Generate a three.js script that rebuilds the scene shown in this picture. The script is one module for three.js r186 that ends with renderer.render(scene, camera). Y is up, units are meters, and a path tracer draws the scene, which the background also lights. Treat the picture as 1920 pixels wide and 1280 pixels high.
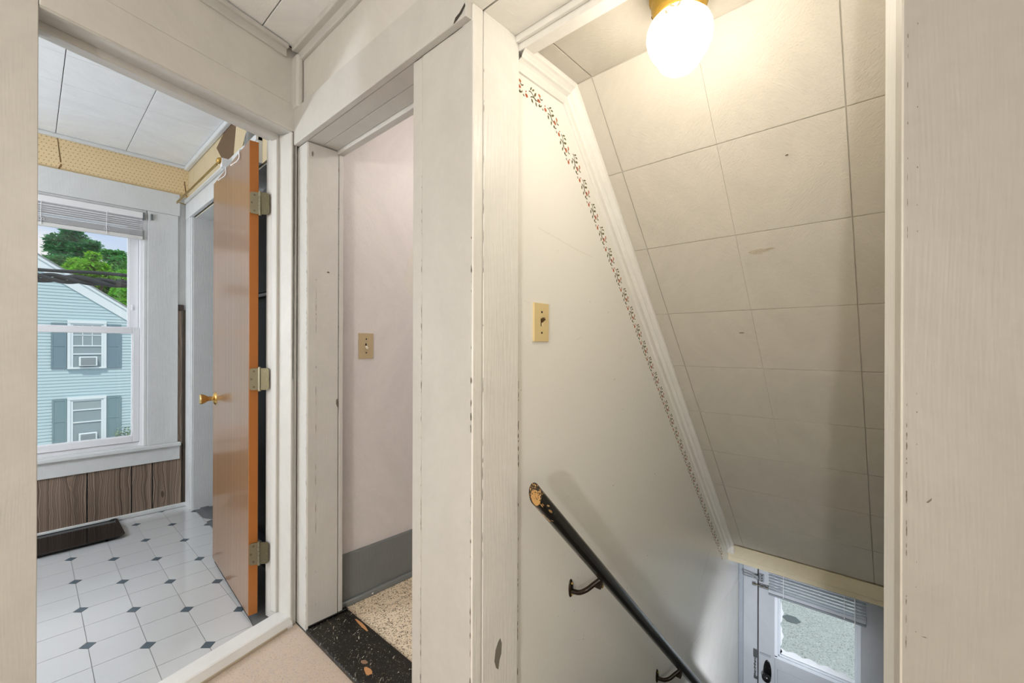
import * as THREE from 'three';
import { RoundedBoxGeometry } from 'three/addons/geometries/RoundedBoxGeometry.js';
import { mergeGeometries } from 'three/addons/utils/BufferGeometryUtils.js';
import { ImprovedNoise } from 'three/addons/math/ImprovedNoise.js';

// ---------------------------------------------------------------- camera, sky, sun, exposure
const scene = new THREE.Scene();
const camera = new THREE.PerspectiveCamera(2 * Math.atan(640 / 815) * 180 / Math.PI, 1.5, 0.02, 300);
camera.position.set(0, 1.12, 0);
camera.rotation.set(0, 42 * Math.PI / 180, 0.17 * Math.PI / 180, 'YXZ');
camera.setViewOffset(1920, 1280, 0, -10, 1920, 1280);
const renderer = new THREE.WebGLRenderer({ antialias: true });
renderer.toneMapping = THREE.LinearToneMapping;
renderer.toneMappingExposure = 1.0;
renderer.shadowMap.enabled = true;

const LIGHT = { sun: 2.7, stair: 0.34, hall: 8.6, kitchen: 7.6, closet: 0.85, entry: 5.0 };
const sun = new THREE.DirectionalLight(0xfff4e2, LIGHT.sun);
sun.name = 'sun'; sun.position.set(14, 22, 7); sun.target.position.set(0, 0, 0);
sun.castShadow = true; sun.shadow.camera.left = -30; sun.shadow.camera.right = 30; sun.shadow.camera.top = 30; sun.shadow.camera.bottom = -30; sun.shadow.camera.far = 90;
scene.add(sun, sun.target);

const noise = new ImprovedNoise();
const fbm = (x, y, z, n = 4) => { let s = 0, a = 0.5; for (let i = 0; i < n; i++) { s += a * noise.noise(x, y, z); x *= 2.03; y *= 2.03; z *= 2.03; a *= 0.5; } return s; };
{ // sky: blue air paling to the horizon, and broken white cloud all round
  const W = 1024, H = 512, d = new Float32Array(W * H * 4);
  for (let r = 0; r < H; r++) for (let c = 0; c < W; c++) {
    const up = ((r + 0.5) / H - 0.5) * Math.PI, az = ((c + 0.5) / W - 0.5) * 2 * Math.PI;
    const x = Math.cos(up) * Math.cos(az), y = Math.sin(up), z = Math.cos(up) * Math.sin(az);
    const t = Math.pow(Math.max(0, y), 0.5);
    let cl = fbm(x * 3.1 + 7, y * 6.5 + 3.3, z * 3.1 + 1.7, 5) * 1.5 + 0.27 + 0.5 * (1 - t) * 0.6;
    cl = Math.min(1, Math.max(0, cl * 2.1 + 0.1)); if (y < 0) cl = 0.6;
    const air = [0.40 - 0.26 * t, 0.64 - 0.24 * t, 0.90 - 0.06 * t], w = [0.93, 0.93, 0.95], o = (r * W + c) * 4;
    for (let k = 0; k < 3; k++) d[o + k] = (air[k] * (1 - cl) + w[k] * cl) * (y < 0 ? 0.4 : 1);
    d[o + 3] = 1;
  }
  const t = new THREE.DataTexture(d, W, H, THREE.RGBAFormat, THREE.FloatType);
  t.mapping = THREE.EquirectangularReflectionMapping; t.magFilter = THREE.LinearFilter; t.needsUpdate = true;
  scene.background = t;
}

// ---------------------------------------------------------------- helpers
let seed = 20240611;
const rnd = () => { seed = (seed + 0x6d2b79f5) | 0; let t = Math.imul(seed ^ (seed >>> 15), 1 | seed); t = (t + Math.imul(t ^ (t >>> 7), 61 | t)) ^ t; return ((t ^ (t >>> 14)) >>> 0) / 4294967296; };
const rr = (a, b) => a + (b - a) * rnd();
const used = new Map();
function numbered(n) { const k = used.get(n) ?? 0; used.set(n, k + 1); return k ? n + '_' + String(k).padStart(3, '0') : n; }
const v3 = (x, y, z) => new THREE.Vector3(x, y, z);
function metres(g, at = [0, 0, 0]) {       // uv in metres from the dominant side of every face
  if (g.index) g = g.toNonIndexed();
  const p = g.attributes.position, uv = new Float32Array(p.count * 2), a = v3(), b = v3(), c = v3(), n = v3();
  for (let i = 0; i < p.count; i += 3) {
    a.fromBufferAttribute(p, i); b.fromBufferAttribute(p, i + 1); c.fromBufferAttribute(p, i + 2);
    n.copy(b).sub(a).cross(c.clone().sub(a));
    const ax = Math.abs(n.x), ay = Math.abs(n.y), az = Math.abs(n.z), q = [a, b, c];
    for (let k = 0; k < 3; k++) {
      const X = q[k].x + at[0], Y = q[k].y + at[1], Z = q[k].z + at[2];
      const u = ax >= ay && ax >= az ? [Z, Y] : ay >= az ? [X, Z] : [X, Y];
      uv[(i + k) * 2] = u[0]; uv[(i + k) * 2 + 1] = u[1];
    }
  }
  g.setAttribute('uv', new THREE.BufferAttribute(uv, 2));
  if (!g.attributes.normal) g.computeVertexNormals();
  return g;
}
function mesh(name, geo, mat, parent) {
  const m = new THREE.Mesh(geo, mat); m.castShadow = m.receiveShadow = true;
  m.name = parent ? name : numbered(name); (parent ?? scene).add(m); return m;
}
function tag(o, label, category, extra = {}) { o.userData = { ...o.userData, label, category, ...extra }; return o; }
function thing(name, label, category, pos = [0, 0, 0], turn = 0, extra = {}) {
  const o = new THREE.Group(); o.name = numbered(name); o.position.set(...pos); o.rotation.y = turn; scene.add(o);
  return tag(o, label, category, extra);
}
const struct = (name, label, category, pos, turn) => thing(name, label, category, pos, turn, { kind: 'structure' });
// box between two corners, in its parent's axes, uv in metres; r rounds the edges
function boxGeo(x0, x1, y0, y1, z0, z1, r = 0) {
  const w = Math.abs(x1 - x0), h = Math.abs(y1 - y0), d = Math.abs(z1 - z0);
  r = Math.min(r, w * 0.45, h * 0.45, d * 0.45);
  const g = r > 0 ? new RoundedBoxGeometry(w, h, d, 2, r) : new THREE.BoxGeometry(w, h, d);
  g.translate((x0 + x1) / 2, (y0 + y1) / 2, (z0 + z1) / 2);
  return metres(g);
}
const box = (parent, name, mat, x0, x1, y0, y1, z0, z1, r = 0) => mesh(name, boxGeo(x0, x1, y0, y1, z0, z1, r), mat, parent);
const merged = (parent, name, mat, list) => mesh(name, mergeGeometries(list.map((g) => { g = g.index ? g.toNonIndexed() : g; for (const k of Object.keys(g.attributes)) if (!['position', 'normal', 'uv'].includes(k)) g.deleteAttribute(k); return g; })), mat, parent);
// prism: polygon [[a,b],...] in the plane across `axis`, from lo to hi along it
function prism(poly, axis, lo, hi) {
  const s = new THREE.Shape(poly.map(([a, b]) => new THREE.Vector2(a, b)));
  const g = new THREE.ExtrudeGeometry(s, { depth: hi - lo, bevelEnabled: false, curveSegments: 6 });
  if (axis === 'z') g.translate(0, 0, lo);
  if (axis === 'x') g.applyMatrix4(new THREE.Matrix4().set(0, 0, 1, lo, 0, 1, 0, 0, -1, 0, 0, 0, 0, 0, 0, 1)); // a -> -z, b -> y
  if (axis === 'y') g.applyMatrix4(new THREE.Matrix4().set(1, 0, 0, 0, 0, 0, 1, lo, 0, -1, 0, 0, 0, 0, 0, 1)); // a -> x, b -> -z
  return metres(g);
}
const tube = (pts, r, seg = 24, rad = 8, closed = false) => new THREE.TubeGeometry(new THREE.CatmullRomCurve3(pts.map((p) => v3(...p)), closed), seg, r, rad, closed);
const cyl = (r0, r1, h, n = 24) => new THREE.CylinderGeometry(r0, r1, h, n);
const lathe = (pts, n = 40) => new THREE.LatheGeometry(pts.map(([r, y]) => new THREE.Vector2(r, y)), n);

// ---------------------------------------------------------------- textures and materials
function field(N, f, color = false) {      // tiling DataTexture from f(u,v) -> value or [r,g,b]
  const d = new Uint8Array(N * N * 4);
  for (let y = 0; y < N; y++) for (let x = 0; x < N; x++) {
    const q = f(x / N, y / N), o = (y * N + x) * 4;
    for (let k = 0; k < 3; k++) d[o + k] = Math.max(0, Math.min(255, (Array.isArray(q) ? q[k] : q) * 255));
    d[o + 3] = 255;
  }
  const t = new THREE.DataTexture(d, N, N); t.wrapS = t.wrapT = THREE.RepeatWrapping; t.magFilter = THREE.LinearFilter; t.minFilter = THREE.LinearFilter;
  if (color) t.colorSpace = THREE.SRGBColorSpace; t.needsUpdate = true; return t;
}
const ring = (u, v, fx, fy, off = 0, n = 3) => { // noise that tiles: a walk on two circles
  const a = u * Math.PI * 2, b = v * Math.PI * 2, R = fx / 6.283, S = fy / 6.283;
  return fbm(Math.cos(a) * R + off + Math.cos(b) * S * 0.7, Math.sin(a) * R + 3.1 + Math.sin(b) * S, Math.cos(b) * S + off * 2.3 + Math.sin(a) * R * 0.3, n);
};
const bumpStroke = field(512, (u, v) => 0.5 + 0.5 * ring(u, v, 150, 7, 1, 3) + 0.16 * ring(u, v, 26, 26, 4, 2));
const bumpStrokeH = field(512, (u, v) => 0.5 + 0.5 * ring(u, v, 7, 150, 1, 3) + 0.16 * ring(u, v, 26, 26, 4, 2));
const bumpPeel = field(512, (u, v) => 0.5 + 0.55 * ring(u, v, 90, 90, 2, 3) + 0.3 * ring(u, v, 18, 18, 9, 2));
const mottle = field(256, (u, v) => { const n = 0.972 + 0.035 * ring(u, v, 14, 9, 5, 4) + 0.02 * ring(u, v, 60, 60, 8, 2); return [n, n, n - 0.004]; }, true);
const rep = (t, sx, sy = sx) => { const c = t.clone(); c.repeat.set(sx, sy); c.needsUpdate = true; return c; };
const mottle1 = rep(mottle, 0.9);
const paint = (hex, rough = 0.5, bump = bumpStroke, bs = 0.0009, s = 1.6) => new THREE.MeshPhysicalMaterial({ color: hex, map: mottle1, roughness: rough, bumpMap: rep(bump, s), bumpScale: bs });
const plain = (hex, rough = 0.5, metal = 0, more = {}) => new THREE.MeshPhysicalMaterial({ color: hex, roughness: rough, metalness: metal, ...more });
function canvas(w, h, draw, more = {}) {
  const c = document.createElement('canvas'); c.width = w; c.height = h; draw(c.getContext('2d'), w, h);
  const t = new THREE.CanvasTexture(c); t.colorSpace = THREE.SRGBColorSpace; t.wrapS = t.wrapT = THREE.RepeatWrapping; Object.assign(t, more); return t;
}
const M = {
  hall: paint(0xd5d2cb, 0.42, bumpStroke, 0.0005), hallTrim: paint(0xc9c7c1, 0.44, bumpStroke, 0.0007), hallCeil: paint(0xf0f0ee, 0.6, bumpPeel, 0.0006),
  closet: paint(0xd9d3d0, 0.5, bumpPeel, 0.0012), stair: paint(0xf0eee6, 0.3, bumpPeel, 0.0007, 1.2), stairTrim: paint(0xefede6, 0.34),
  tileCeil: paint(0xd0cabd, 0.45, bumpPeel, 0.0012, 2.5), right: paint(0xa5a097, 0.42, bumpStroke, 0.0006, 2.1),
  kitWhite: paint(0xdcdddc, 0.42), kitCeil: paint(0xf1f3f4, 0.55, bumpPeel, 0.0004), ledge: paint(0xe0d5b8, 0.5),
  vinylFrame: plain(0xe6e6e8, 0.35), white: plain(0xe9e9ea, 0.4), entry: paint(0xb4b8bc, 0.4), entryDark: paint(0x9aa1a9, 0.5),
  grey: paint(0x777a7a, 0.5), black: plain(0x0e0e10, 0.25), dark: plain(0x1a1a1c, 0.7), plainRoom: paint(0xc9c6c0, 0.7), crack: plain(0x3b352c, 0.95),
  brass: plain(0xc9a25a, 0.22, 1), agedBrass: plain(0xb89a52, 0.3, 1), nickel: plain(0x8d8874, 0.36, 1), steel: plain(0x85898b, 0.4, 1),
  orange: plain(0xa8672c, 0.4), shell: paint(0xb5b0a8, 0.8),
};

// ---------------------------------------------------------------- the room shell
const CEIL = 2.305, KCEIL = 2.375;
{ // hall floor and closet floor
  const speck = canvas(1024, 1024, (g, w, h) => {
    g.fillStyle = '#c8b6a2'; g.fillRect(0, 0, w, h);
    for (let i = 0; i < 52000; i++) { const q = rnd(); g.fillStyle = q < 0.35 ? 'rgba(196,182,178,.55)' : q < 0.7 ? 'rgba(214,190,166,.55)' : q < 0.93 ? 'rgba(184,162,146,.5)' : 'rgba(150,136,134,.5)'; g.fillRect(rnd() * w, rnd() * h, rr(2, 7), rr(2, 6)); }
  });
  speck.repeat.set(1.4, 1.4);
  const f = struct('floor', 'worn beige speckled vinyl hall floor before the white threshold', 'floor');
  mesh('vinyl_sheet', prism([[-1.83, 0.724], [-0.79, 0.724], [-0.79, 0.9], [0.03, 0.9], [0.05, 0.74], [1.6, 1.1], [1.6, -2.7], [-0.8, -2.7]], 'y', -0.03, 0), plain(0xffffff, 0.5, 0, { map: speck, bumpMap: rep(bumpPeel, 4), bumpScale: 0.0006 }), f);
  box(f, 'subfloor', M.shell, -4.0, 1.7, -0.16, -0.031, -0.72, 2.8);
  mesh('dark_stain', prism([[-1.42, 0.52], [-1.395, 0.545], [-1.372, 0.525], [-1.36, 0.49], [-1.385, 0.47], [-1.41, 0.49]], 'y', 0, 0.0005), plain(0x5d544c, 0.6), f);

  const flecks = canvas(1024, 1024, (g, w, h) => {
    g.fillStyle = '#f4e6cd'; g.fillRect(0, 0, w, h);
    for (let i = 0; i < 30000; i++) { g.fillStyle = rnd() < 0.5 ? 'rgba(240,222,192,.7)' : 'rgba(208,184,150,.6)'; g.fillRect(rnd() * w, rnd() * h, rr(3, 10), rr(3, 8)); }
    for (let i = 0; i < 4000; i++) { g.fillStyle = rnd() < 0.6 ? '#5c4a37' : '#86704f'; g.save(); g.translate(rnd() * w, rnd() * h); g.rotate(rnd() * 3); g.fillRect(0, 0, rr(4, 13), rr(3, 6)); g.restore(); }
  });
  flecks.repeat.set(1.8, 1.8);
  const c = struct('floor', 'tan flecked floor covering inside the small closet room', 'floor');
  box(c, 'floor_covering', plain(0xffffff, 0.85, 0, { map: flecks, bumpMap: rep(bumpPeel, 6), bumpScale: 0.002 }), -1.82, -0.86, -0.03, 0.004, -2.1, -0.9);
  box(c, 'subfloor', M.shell, -1.95, -0.9, -0.16, -0.031, -2.2, -0.72);
}
{ // black painted threshold board of the closet, chipped and scratched
  const worn = canvas(2048, 512, (g, w, h) => {
    g.fillStyle = '#16130f'; g.fillRect(0, 0, w, h);
    for (let i = 0; i < 900; i++) { g.fillStyle = `rgba(${rr(60, 90)},${rr(55, 80)},${rr(40, 60)},${rr(0.05, 0.2)})`; g.beginPath(); g.arc(rnd() * w, rnd() * h, rr(4, 30), 0, 7); g.fill(); }
    for (let i = 0; i < 1500; i++) { g.fillStyle = `rgba(190,188,170,${rr(0.2, 0.9)})`; g.beginPath(); g.arc(rnd() * w, rnd() * h, rr(0.8, 3.4) * (rnd() < 0.1 ? 2 : 1), 0, 7); g.fill(); }
    for (let i = 0; i < 90; i++) { g.strokeStyle = `rgba(205,200,180,${rr(0.3, 0.9)})`; g.lineWidth = rr(2, 9); const x = rnd() * w, y = rnd() * h, a = 0.9 + rr(-0.5, 0.5), l = rr(10, 60); g.beginPath(); g.moveTo(x, y); g.lineTo(x + l * Math.cos(a), y + l * Math.sin(a)); g.stroke(); }
    for (let i = 0; i < 260; i++) { g.fillStyle = `rgba(150,146,134,${rr(0.2, 0.6)})`; g.fillRect(rnd() * w, rnd() * h, rr(4, 22), rr(2, 7)); }
  });
  const t = struct('trim_1', 'chipped black painted threshold board of the closet opening', 'threshold');
  const g = new RoundedBoxGeometry(0.72, 0.026, 0.18, 2, 0.006), p = g.attributes.position, uv = new Float32Array(p.count * 2);
  for (let i = 0; i < p.count; i++) { uv[i * 2] = p.getX(i) / 0.72 + 0.5; uv[i * 2 + 1] = 0.5 - p.getZ(i) / 0.18; }
  g.setAttribute('uv', new THREE.BufferAttribute(uv, 2)); g.translate(-1.375, 0, -0.814);
  mesh('board', g, plain(0xffffff, 0.22, 0, { map: worn, bumpMap: rep(bumpPeel, 3), bumpScale: 0.001 }), t);
  const bare = plain(0xc08a58, 0.7), bare2 = plain(0x8d6e55, 0.7);
  const blob = (x, z, a, b, rot, m, n) => { const pts = []; for (let i = 0; i < 11; i++) { const q = i / 11 * 6.283, s = rr(0.8, 1.15); pts.push([x + Math.cos(q) * a * s * Math.cos(rot) - Math.sin(q) * b * s * Math.sin(rot), -(z + Math.cos(q) * a * s * Math.sin(rot) + Math.sin(q) * b * s * Math.cos(rot))]); } mesh(n, prism(pts, 'y', 0.013, 0.0136), m, t); };
  blob(-1.355, -0.775, 0.023, 0.011, 0.15, bare, 'bare_wood_patch'); blob(-1.404, -0.788, 0.015, 0.009, -0.4, bare2, 'bare_wood_patch'); blob(-1.60, -0.887, 0.05, 0.007, 0.05, bare, 'bare_wood_patch');
  box(t, 'black_skirting_strip', M.black, -1.755, -1.733, 0, 0.02, -0.9, -0.735, 0.003);
}
// hall left wall, skewed; its own axes: x along the wall towards the camera, y up, z into the kitchen
const LW = -74 * Math.PI / 180, LWO = [-1.816, 0, -0.701];
{
  const w = struct('wall_left', 'cream painted hall wall round the kitchen doorway', 'wall', LWO, LW);
  box(w, 'panel', M.hall, 0.714, 3.5, -0.05, 2.45, 0, 0.15, 0.003);
  box(w, 'panel', M.hall, -0.03, 0.714, 2.085, 2.45, 0.0015, 0.15, 0.002);
  box(w, 'head_board', M.hall, -0.0235, 0.7135, 1.979, 2.084, -0.0015, 0.02, 0.003);
  box(w, 'corner_strip', M.hallTrim, -0.0235, -0.001, 0, 1.976, 0, 0.15, 0.003);
  box(w, 'filler', M.kitWhite, -0.12, -0.024, 0, 2.45, 0.02, 0.15);
  const c = struct('trim_2', 'stepped white painted frame of the kitchen doorway', 'door frame', LWO, LW);
  // jamb at the hinge side: face board, round stop, hinge rebate
  const J = M.hallTrim;
  box(c, 'jamb', J, -0.02, 0.002, 0.0, 1.977, 0.0, 0.021, 0.004);
  box(c, 'jamb', J, -0.02, -0.002, 0.0, 1.977, 0.0225, 0.076, 0.002);
  box(c, 'stop', J, -0.02, 0.011, 0.038, 1.962, 0.077, 0.112, 0.006);
  box(c, 'jamb', J, -0.02, -0.003, 0.0, 1.977, 0.113, 0.161, 0.002);
  // head
  box(c, 'head_jamb', J, -0.002, 0.714, 1.974, 1.99, 0.002, 0.0205, 0.004);
  box(c, 'head_jamb', J, -0.002, 0.714, 1.978, 1.995, 0.022, 0.076, 0.002);
  box(c, 'head_stop', J, -0.002, 0.714, 1.957, 1.995, 0.077, 0.112, 0.006);
  box(c, 'head_jamb', J, -0.002, 0.714, 1.972, 1.995, 0.113, 0.152, 0.002);
  box(c, 'jamb', J, 0.716, 0.74, 0.0, 1.98, 0.002, 0.152, 0.003);
  box(c, 'stop', J, 0.703, 0.72, 0.038, 1.962, 0.077, 0.112, 0.006);
  // kitchen side casing
  box(c, 'casing', M.kitWhite, -0.11, -0.018, 0, 2.06, 0.152, 0.172, 0.003);
  box(c, 'casing', M.kitWhite, 0.735, 0.83, 0, 2.06, 0.152, 0.172, 0.003);
  const s = struct('trim_3', 'white painted wooden threshold between hall and kitchen', 'threshold', LWO, LW);
  mesh('sill_board', prism([[-0.085, 0.034], [-0.085, 0.0], [0.006, 0.0], [0.006, 0.012], [-0.006, 0.036], [-0.012, 0.039], [-0.078, 0.039]], 'x', -0.004, 0.72), paint(0xe6e5e2, 0.36, bumpStrokeH), s);
  mesh('worn_edge', prism([[0.0035, 0.001], [0.0085, 0.001], [0.0085, 0.0085], [0.0045, 0.0125]], 'x', 0.02, 0.715), paint(0xb3a58f, 0.7, bumpStrokeH), s);
}
// centre wall: plane z = -0.728, closet opening x -1.737..-1.036, post, stair opening x -0.786..0
{
  const w = struct('wall_center', 'cream painted hall wall above the closet and stair openings', 'wall');
  box(w, 'upper_wall', M.hall, -1.95, 0.3, 2.06, 2.45, -0.86, -0.728);
  box(w, 'corner_wall', M.hall, -1.97, -1.80, 0, 2.1, -0.86, -0.733);
  const h = struct('trim_4', 'wide painted header board over the closet opening', 'trim');
  box(h, 'header_board', M.hallTrim, -1.819, -0.792, 1.9255, 2.068, -0.73, -0.708, 0.003);
  box(h, 'stair_header_board', M.hallTrim, -0.789, 0.02, 1.968, 2.1, -0.73, -0.712, 0.003);
  const j = struct('trim_5', 'chipped painted jamb boards round the closet opening', 'door frame');
  box(j, 'casing', M.hallTrim, -1.87, -1.739, 0.0, 1.925, -0.76, -0.728, 0.003);
  box(j, 'jamb', M.hallTrim, -1.80, -1.737, 0.0, 1.9245, -0.856, -0.7305, 0.004);
  box(j, 'stop', M.hallTrim, -1.80, -1.7395, 0.0, 1.9245, -0.878, -0.8585, 0.003);
  box(j, 'head_jamb', M.hallTrim, -1.80, -1.03, 1.927, 1.95, -0.79, -0.731, 0.002);
  box(j, 'head_jamb', M.hallTrim, -1.80, -1.03, 1.9275, 1.96, -0.85, -0.7915, 0.002);
  box(j, 'head_stop', M.hallTrim, -1.80, -1.03, 1.913, 1.96, -0.88, -0.8515, 0.003);
  box(j, 'jamb', M.hallTrim, -1.034, -1.01, 0, 1.927, -0.86, -0.74, 0.003);
  const p = struct('column', 'tall flaking off-white painted post between closet and stairs', 'post');
  box(p, 'edge_board', M.hallTrim, -1.036, -0.9925, 0, 1.9245, -0.75, -0.7275, 0.004);
  box(p, 'face_board', M.hallTrim, -0.9915, -0.789, 0, 1.9245, -0.75, -0.727, 0.003);
  box(p, 'core', M.hallTrim, -1.02, -0.789, 0, 1.96, -0.88, -0.745);
  box(p, 'stair_edge_board', M.stairTrim, -0.83, -0.786, 0, 1.966, -0.7625, -0.7285, 0.004);
  box(p, 'stair_jamb', M.stairTrim, -0.83, -0.7862, 0, 1.967, -0.9005, -0.7645, 0.003);
  // stair header soffit
  const s = struct('trim_6', 'cream painted soffit boards over the top of the stairs', 'trim');
  box(s, 'soffit_board', M.stairTrim, -0.86, 0.06, 1.9655, 2.0, -0.7615, -0.712, 0.002);
  box(s, 'soffit_board', M.stairTrim, -0.86, 0.06, 1.9665, 2.0, -0.885, -0.767, 0.002);
  box(s, 'crack_filler', M.crack, -0.86, 0.06, 1.972, 1.99, -0.7675, -0.76);
  box(s, 'stop_board', M.stairTrim, -0.80, 0.06, 1.9325, 2.0, -0.938, -0.8985, 0.003);
  box(s, 'stop_board', M.stairTrim, -0.80, 0.06, 1.95, 2.0, -0.8975, -0.886, 0.002);
}
{ // mouldings in the hall where walls meet the ceiling, and the corner cover strip
  const m = struct('trim_7', 'small painted ceiling moulding round the hall corner', 'moulding');
  box(m, 'moulding', M.hallTrim, -1.80, 0.2, CEIL - 0.052, CEIL, -0.73, -0.714, 0.005);
  box(m, 'moulding', M.hallTrim, -1.80, 0.2, CEIL - 0.02, CEIL + 0.004, -0.73, -0.69, 0.006);
  box(m, 'corner_strip', M.hallTrim, -1.829, -1.77, 2.062, CEIL - 0.03, -0.728, -0.7, 0.012);
  const n = struct('trim_8', 'thin stepped moulding under the hall ceiling on the kitchen side', 'moulding', LWO, LW);
  box(n, 'moulding', M.hallTrim, 0.03, 3.4, CEIL - 0.05, CEIL - 0.006, -0.01, 0.002, 0.004);
  box(n, 'moulding', M.hallTrim, 0.03, 3.4, CEIL - 0.022, CEIL - 0.005, -0.024, 0.002, 0.005);
}
{ // hall ceiling in painted boards
  const c = struct('ceiling', 'painted ceiling panels over the hall', 'ceiling');
  box(c, 'panel', M.hallCeil, -1.9, 1.6, CEIL, CEIL + 0.012, -0.5735, -0.15, 0.002);
  box(c, 'panel', M.hallCeil, -1.9, 1.6, CEIL - 0.001, CEIL + 0.012, -0.74, -0.577, 0.002);
  for (let k = 0; k < 7; k++) box(c, 'panel', M.hallCeil, -1.9, 1.6, CEIL, CEIL + 0.012, -0.147 + k * 0.42, 0.27 + k * 0.42, 0.002);
  box(c, 'backing', M.crack, -1.9, 1.6, CEIL + 0.012, CEIL + 0.03, -0.74, 2.8);
}
{ // right hand wall: a painted board with a layered edge, skewed; x along it, z towards the camera
  const w = struct('wall_right', 'beige brush-painted wall board close to the camera', 'wall', [-0.002, 0, -0.738], 16 * Math.PI / 180);
  box(w, 'edge_strip', paint(0xc9c4b8, 0.4), -0.0004, 0.0032, -0.1, 2.45, -0.0225, -0.0004, 0.0012); box(w, 'face_board', M.right, 0.0008, 1.6, -0.1, 2.45, -0.0225, 0, 0.0025);
  box(w, 'edge_board', M.stairTrim, 0.0015, 1.6, -0.1, 2.45, -0.072, -0.0235, 0.003);
  const r = struct('wall_rear', 'cream wall closing the hall behind the camera', 'wall');
  box(r, 'panel', M.hall, -1.2, 1.6, -0.1, 2.45, 2.6, 2.75);
  const e = struct('wall_side', 'cream wall at the far right of the hall', 'wall');
  box(e, 'panel', M.hall, 1.35, 1.5, -0.1, 2.45, -1.3, 2.7);
}
{ // closet room
  const w = struct('wall_closet', 'pinkish white plaster wall inside the closet room', 'wall');
  box(w, 'panel', M.closet, -1.95, -1.797, -0.05, 2.4, -2.1, -0.862);
  box(w, 'panel', M.closet, -1.9, -0.8, -0.05, 2.4, -2.2, -2.05);
  box(w, 'panel', M.closet, -0.94, -0.90, -0.05, 2.4, -2.1, -0.88);
  box(w, 'ceiling_panel', M.closet, -1.9, -0.85, 2.3, 2.42, -2.2, -0.85);
  mesh('plaster_patch', prism([[-1.252, 1.60], [-1.262, 1.57], [-1.236, 1.545], [-1.232, 1.50], [-1.214, 1.47], [-1.218, 1.42], [-1.236, 1.395], [-1.25, 1.37], [-1.34, 1.36], [-1.34, 1.62]].map(([z, y]) => [-z, y]), 'x', -1.797, -1.7962), paint(0xd9d4cb, 0.4, bumpPeel), w);
  const b = struct('baseboard_closet', 'grey painted baseboard inside the closet room', 'baseboard');
  box(b, 'board', M.grey, -1.80, -1.779, 0.0, 0.222, -2.05, -0.88, 0.004);
  box(b, 'shoe_moulding', paint(0x7d8282, 0.45), -1.78, -1.764, 0.003, 0.03, -2.05, -0.88, 0.007);
  box(b, 'paint_fleck', M.white, -1.7645, -1.763, 0.012, 0.018, -1.035, -1.027, 0.0005);
}
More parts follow.
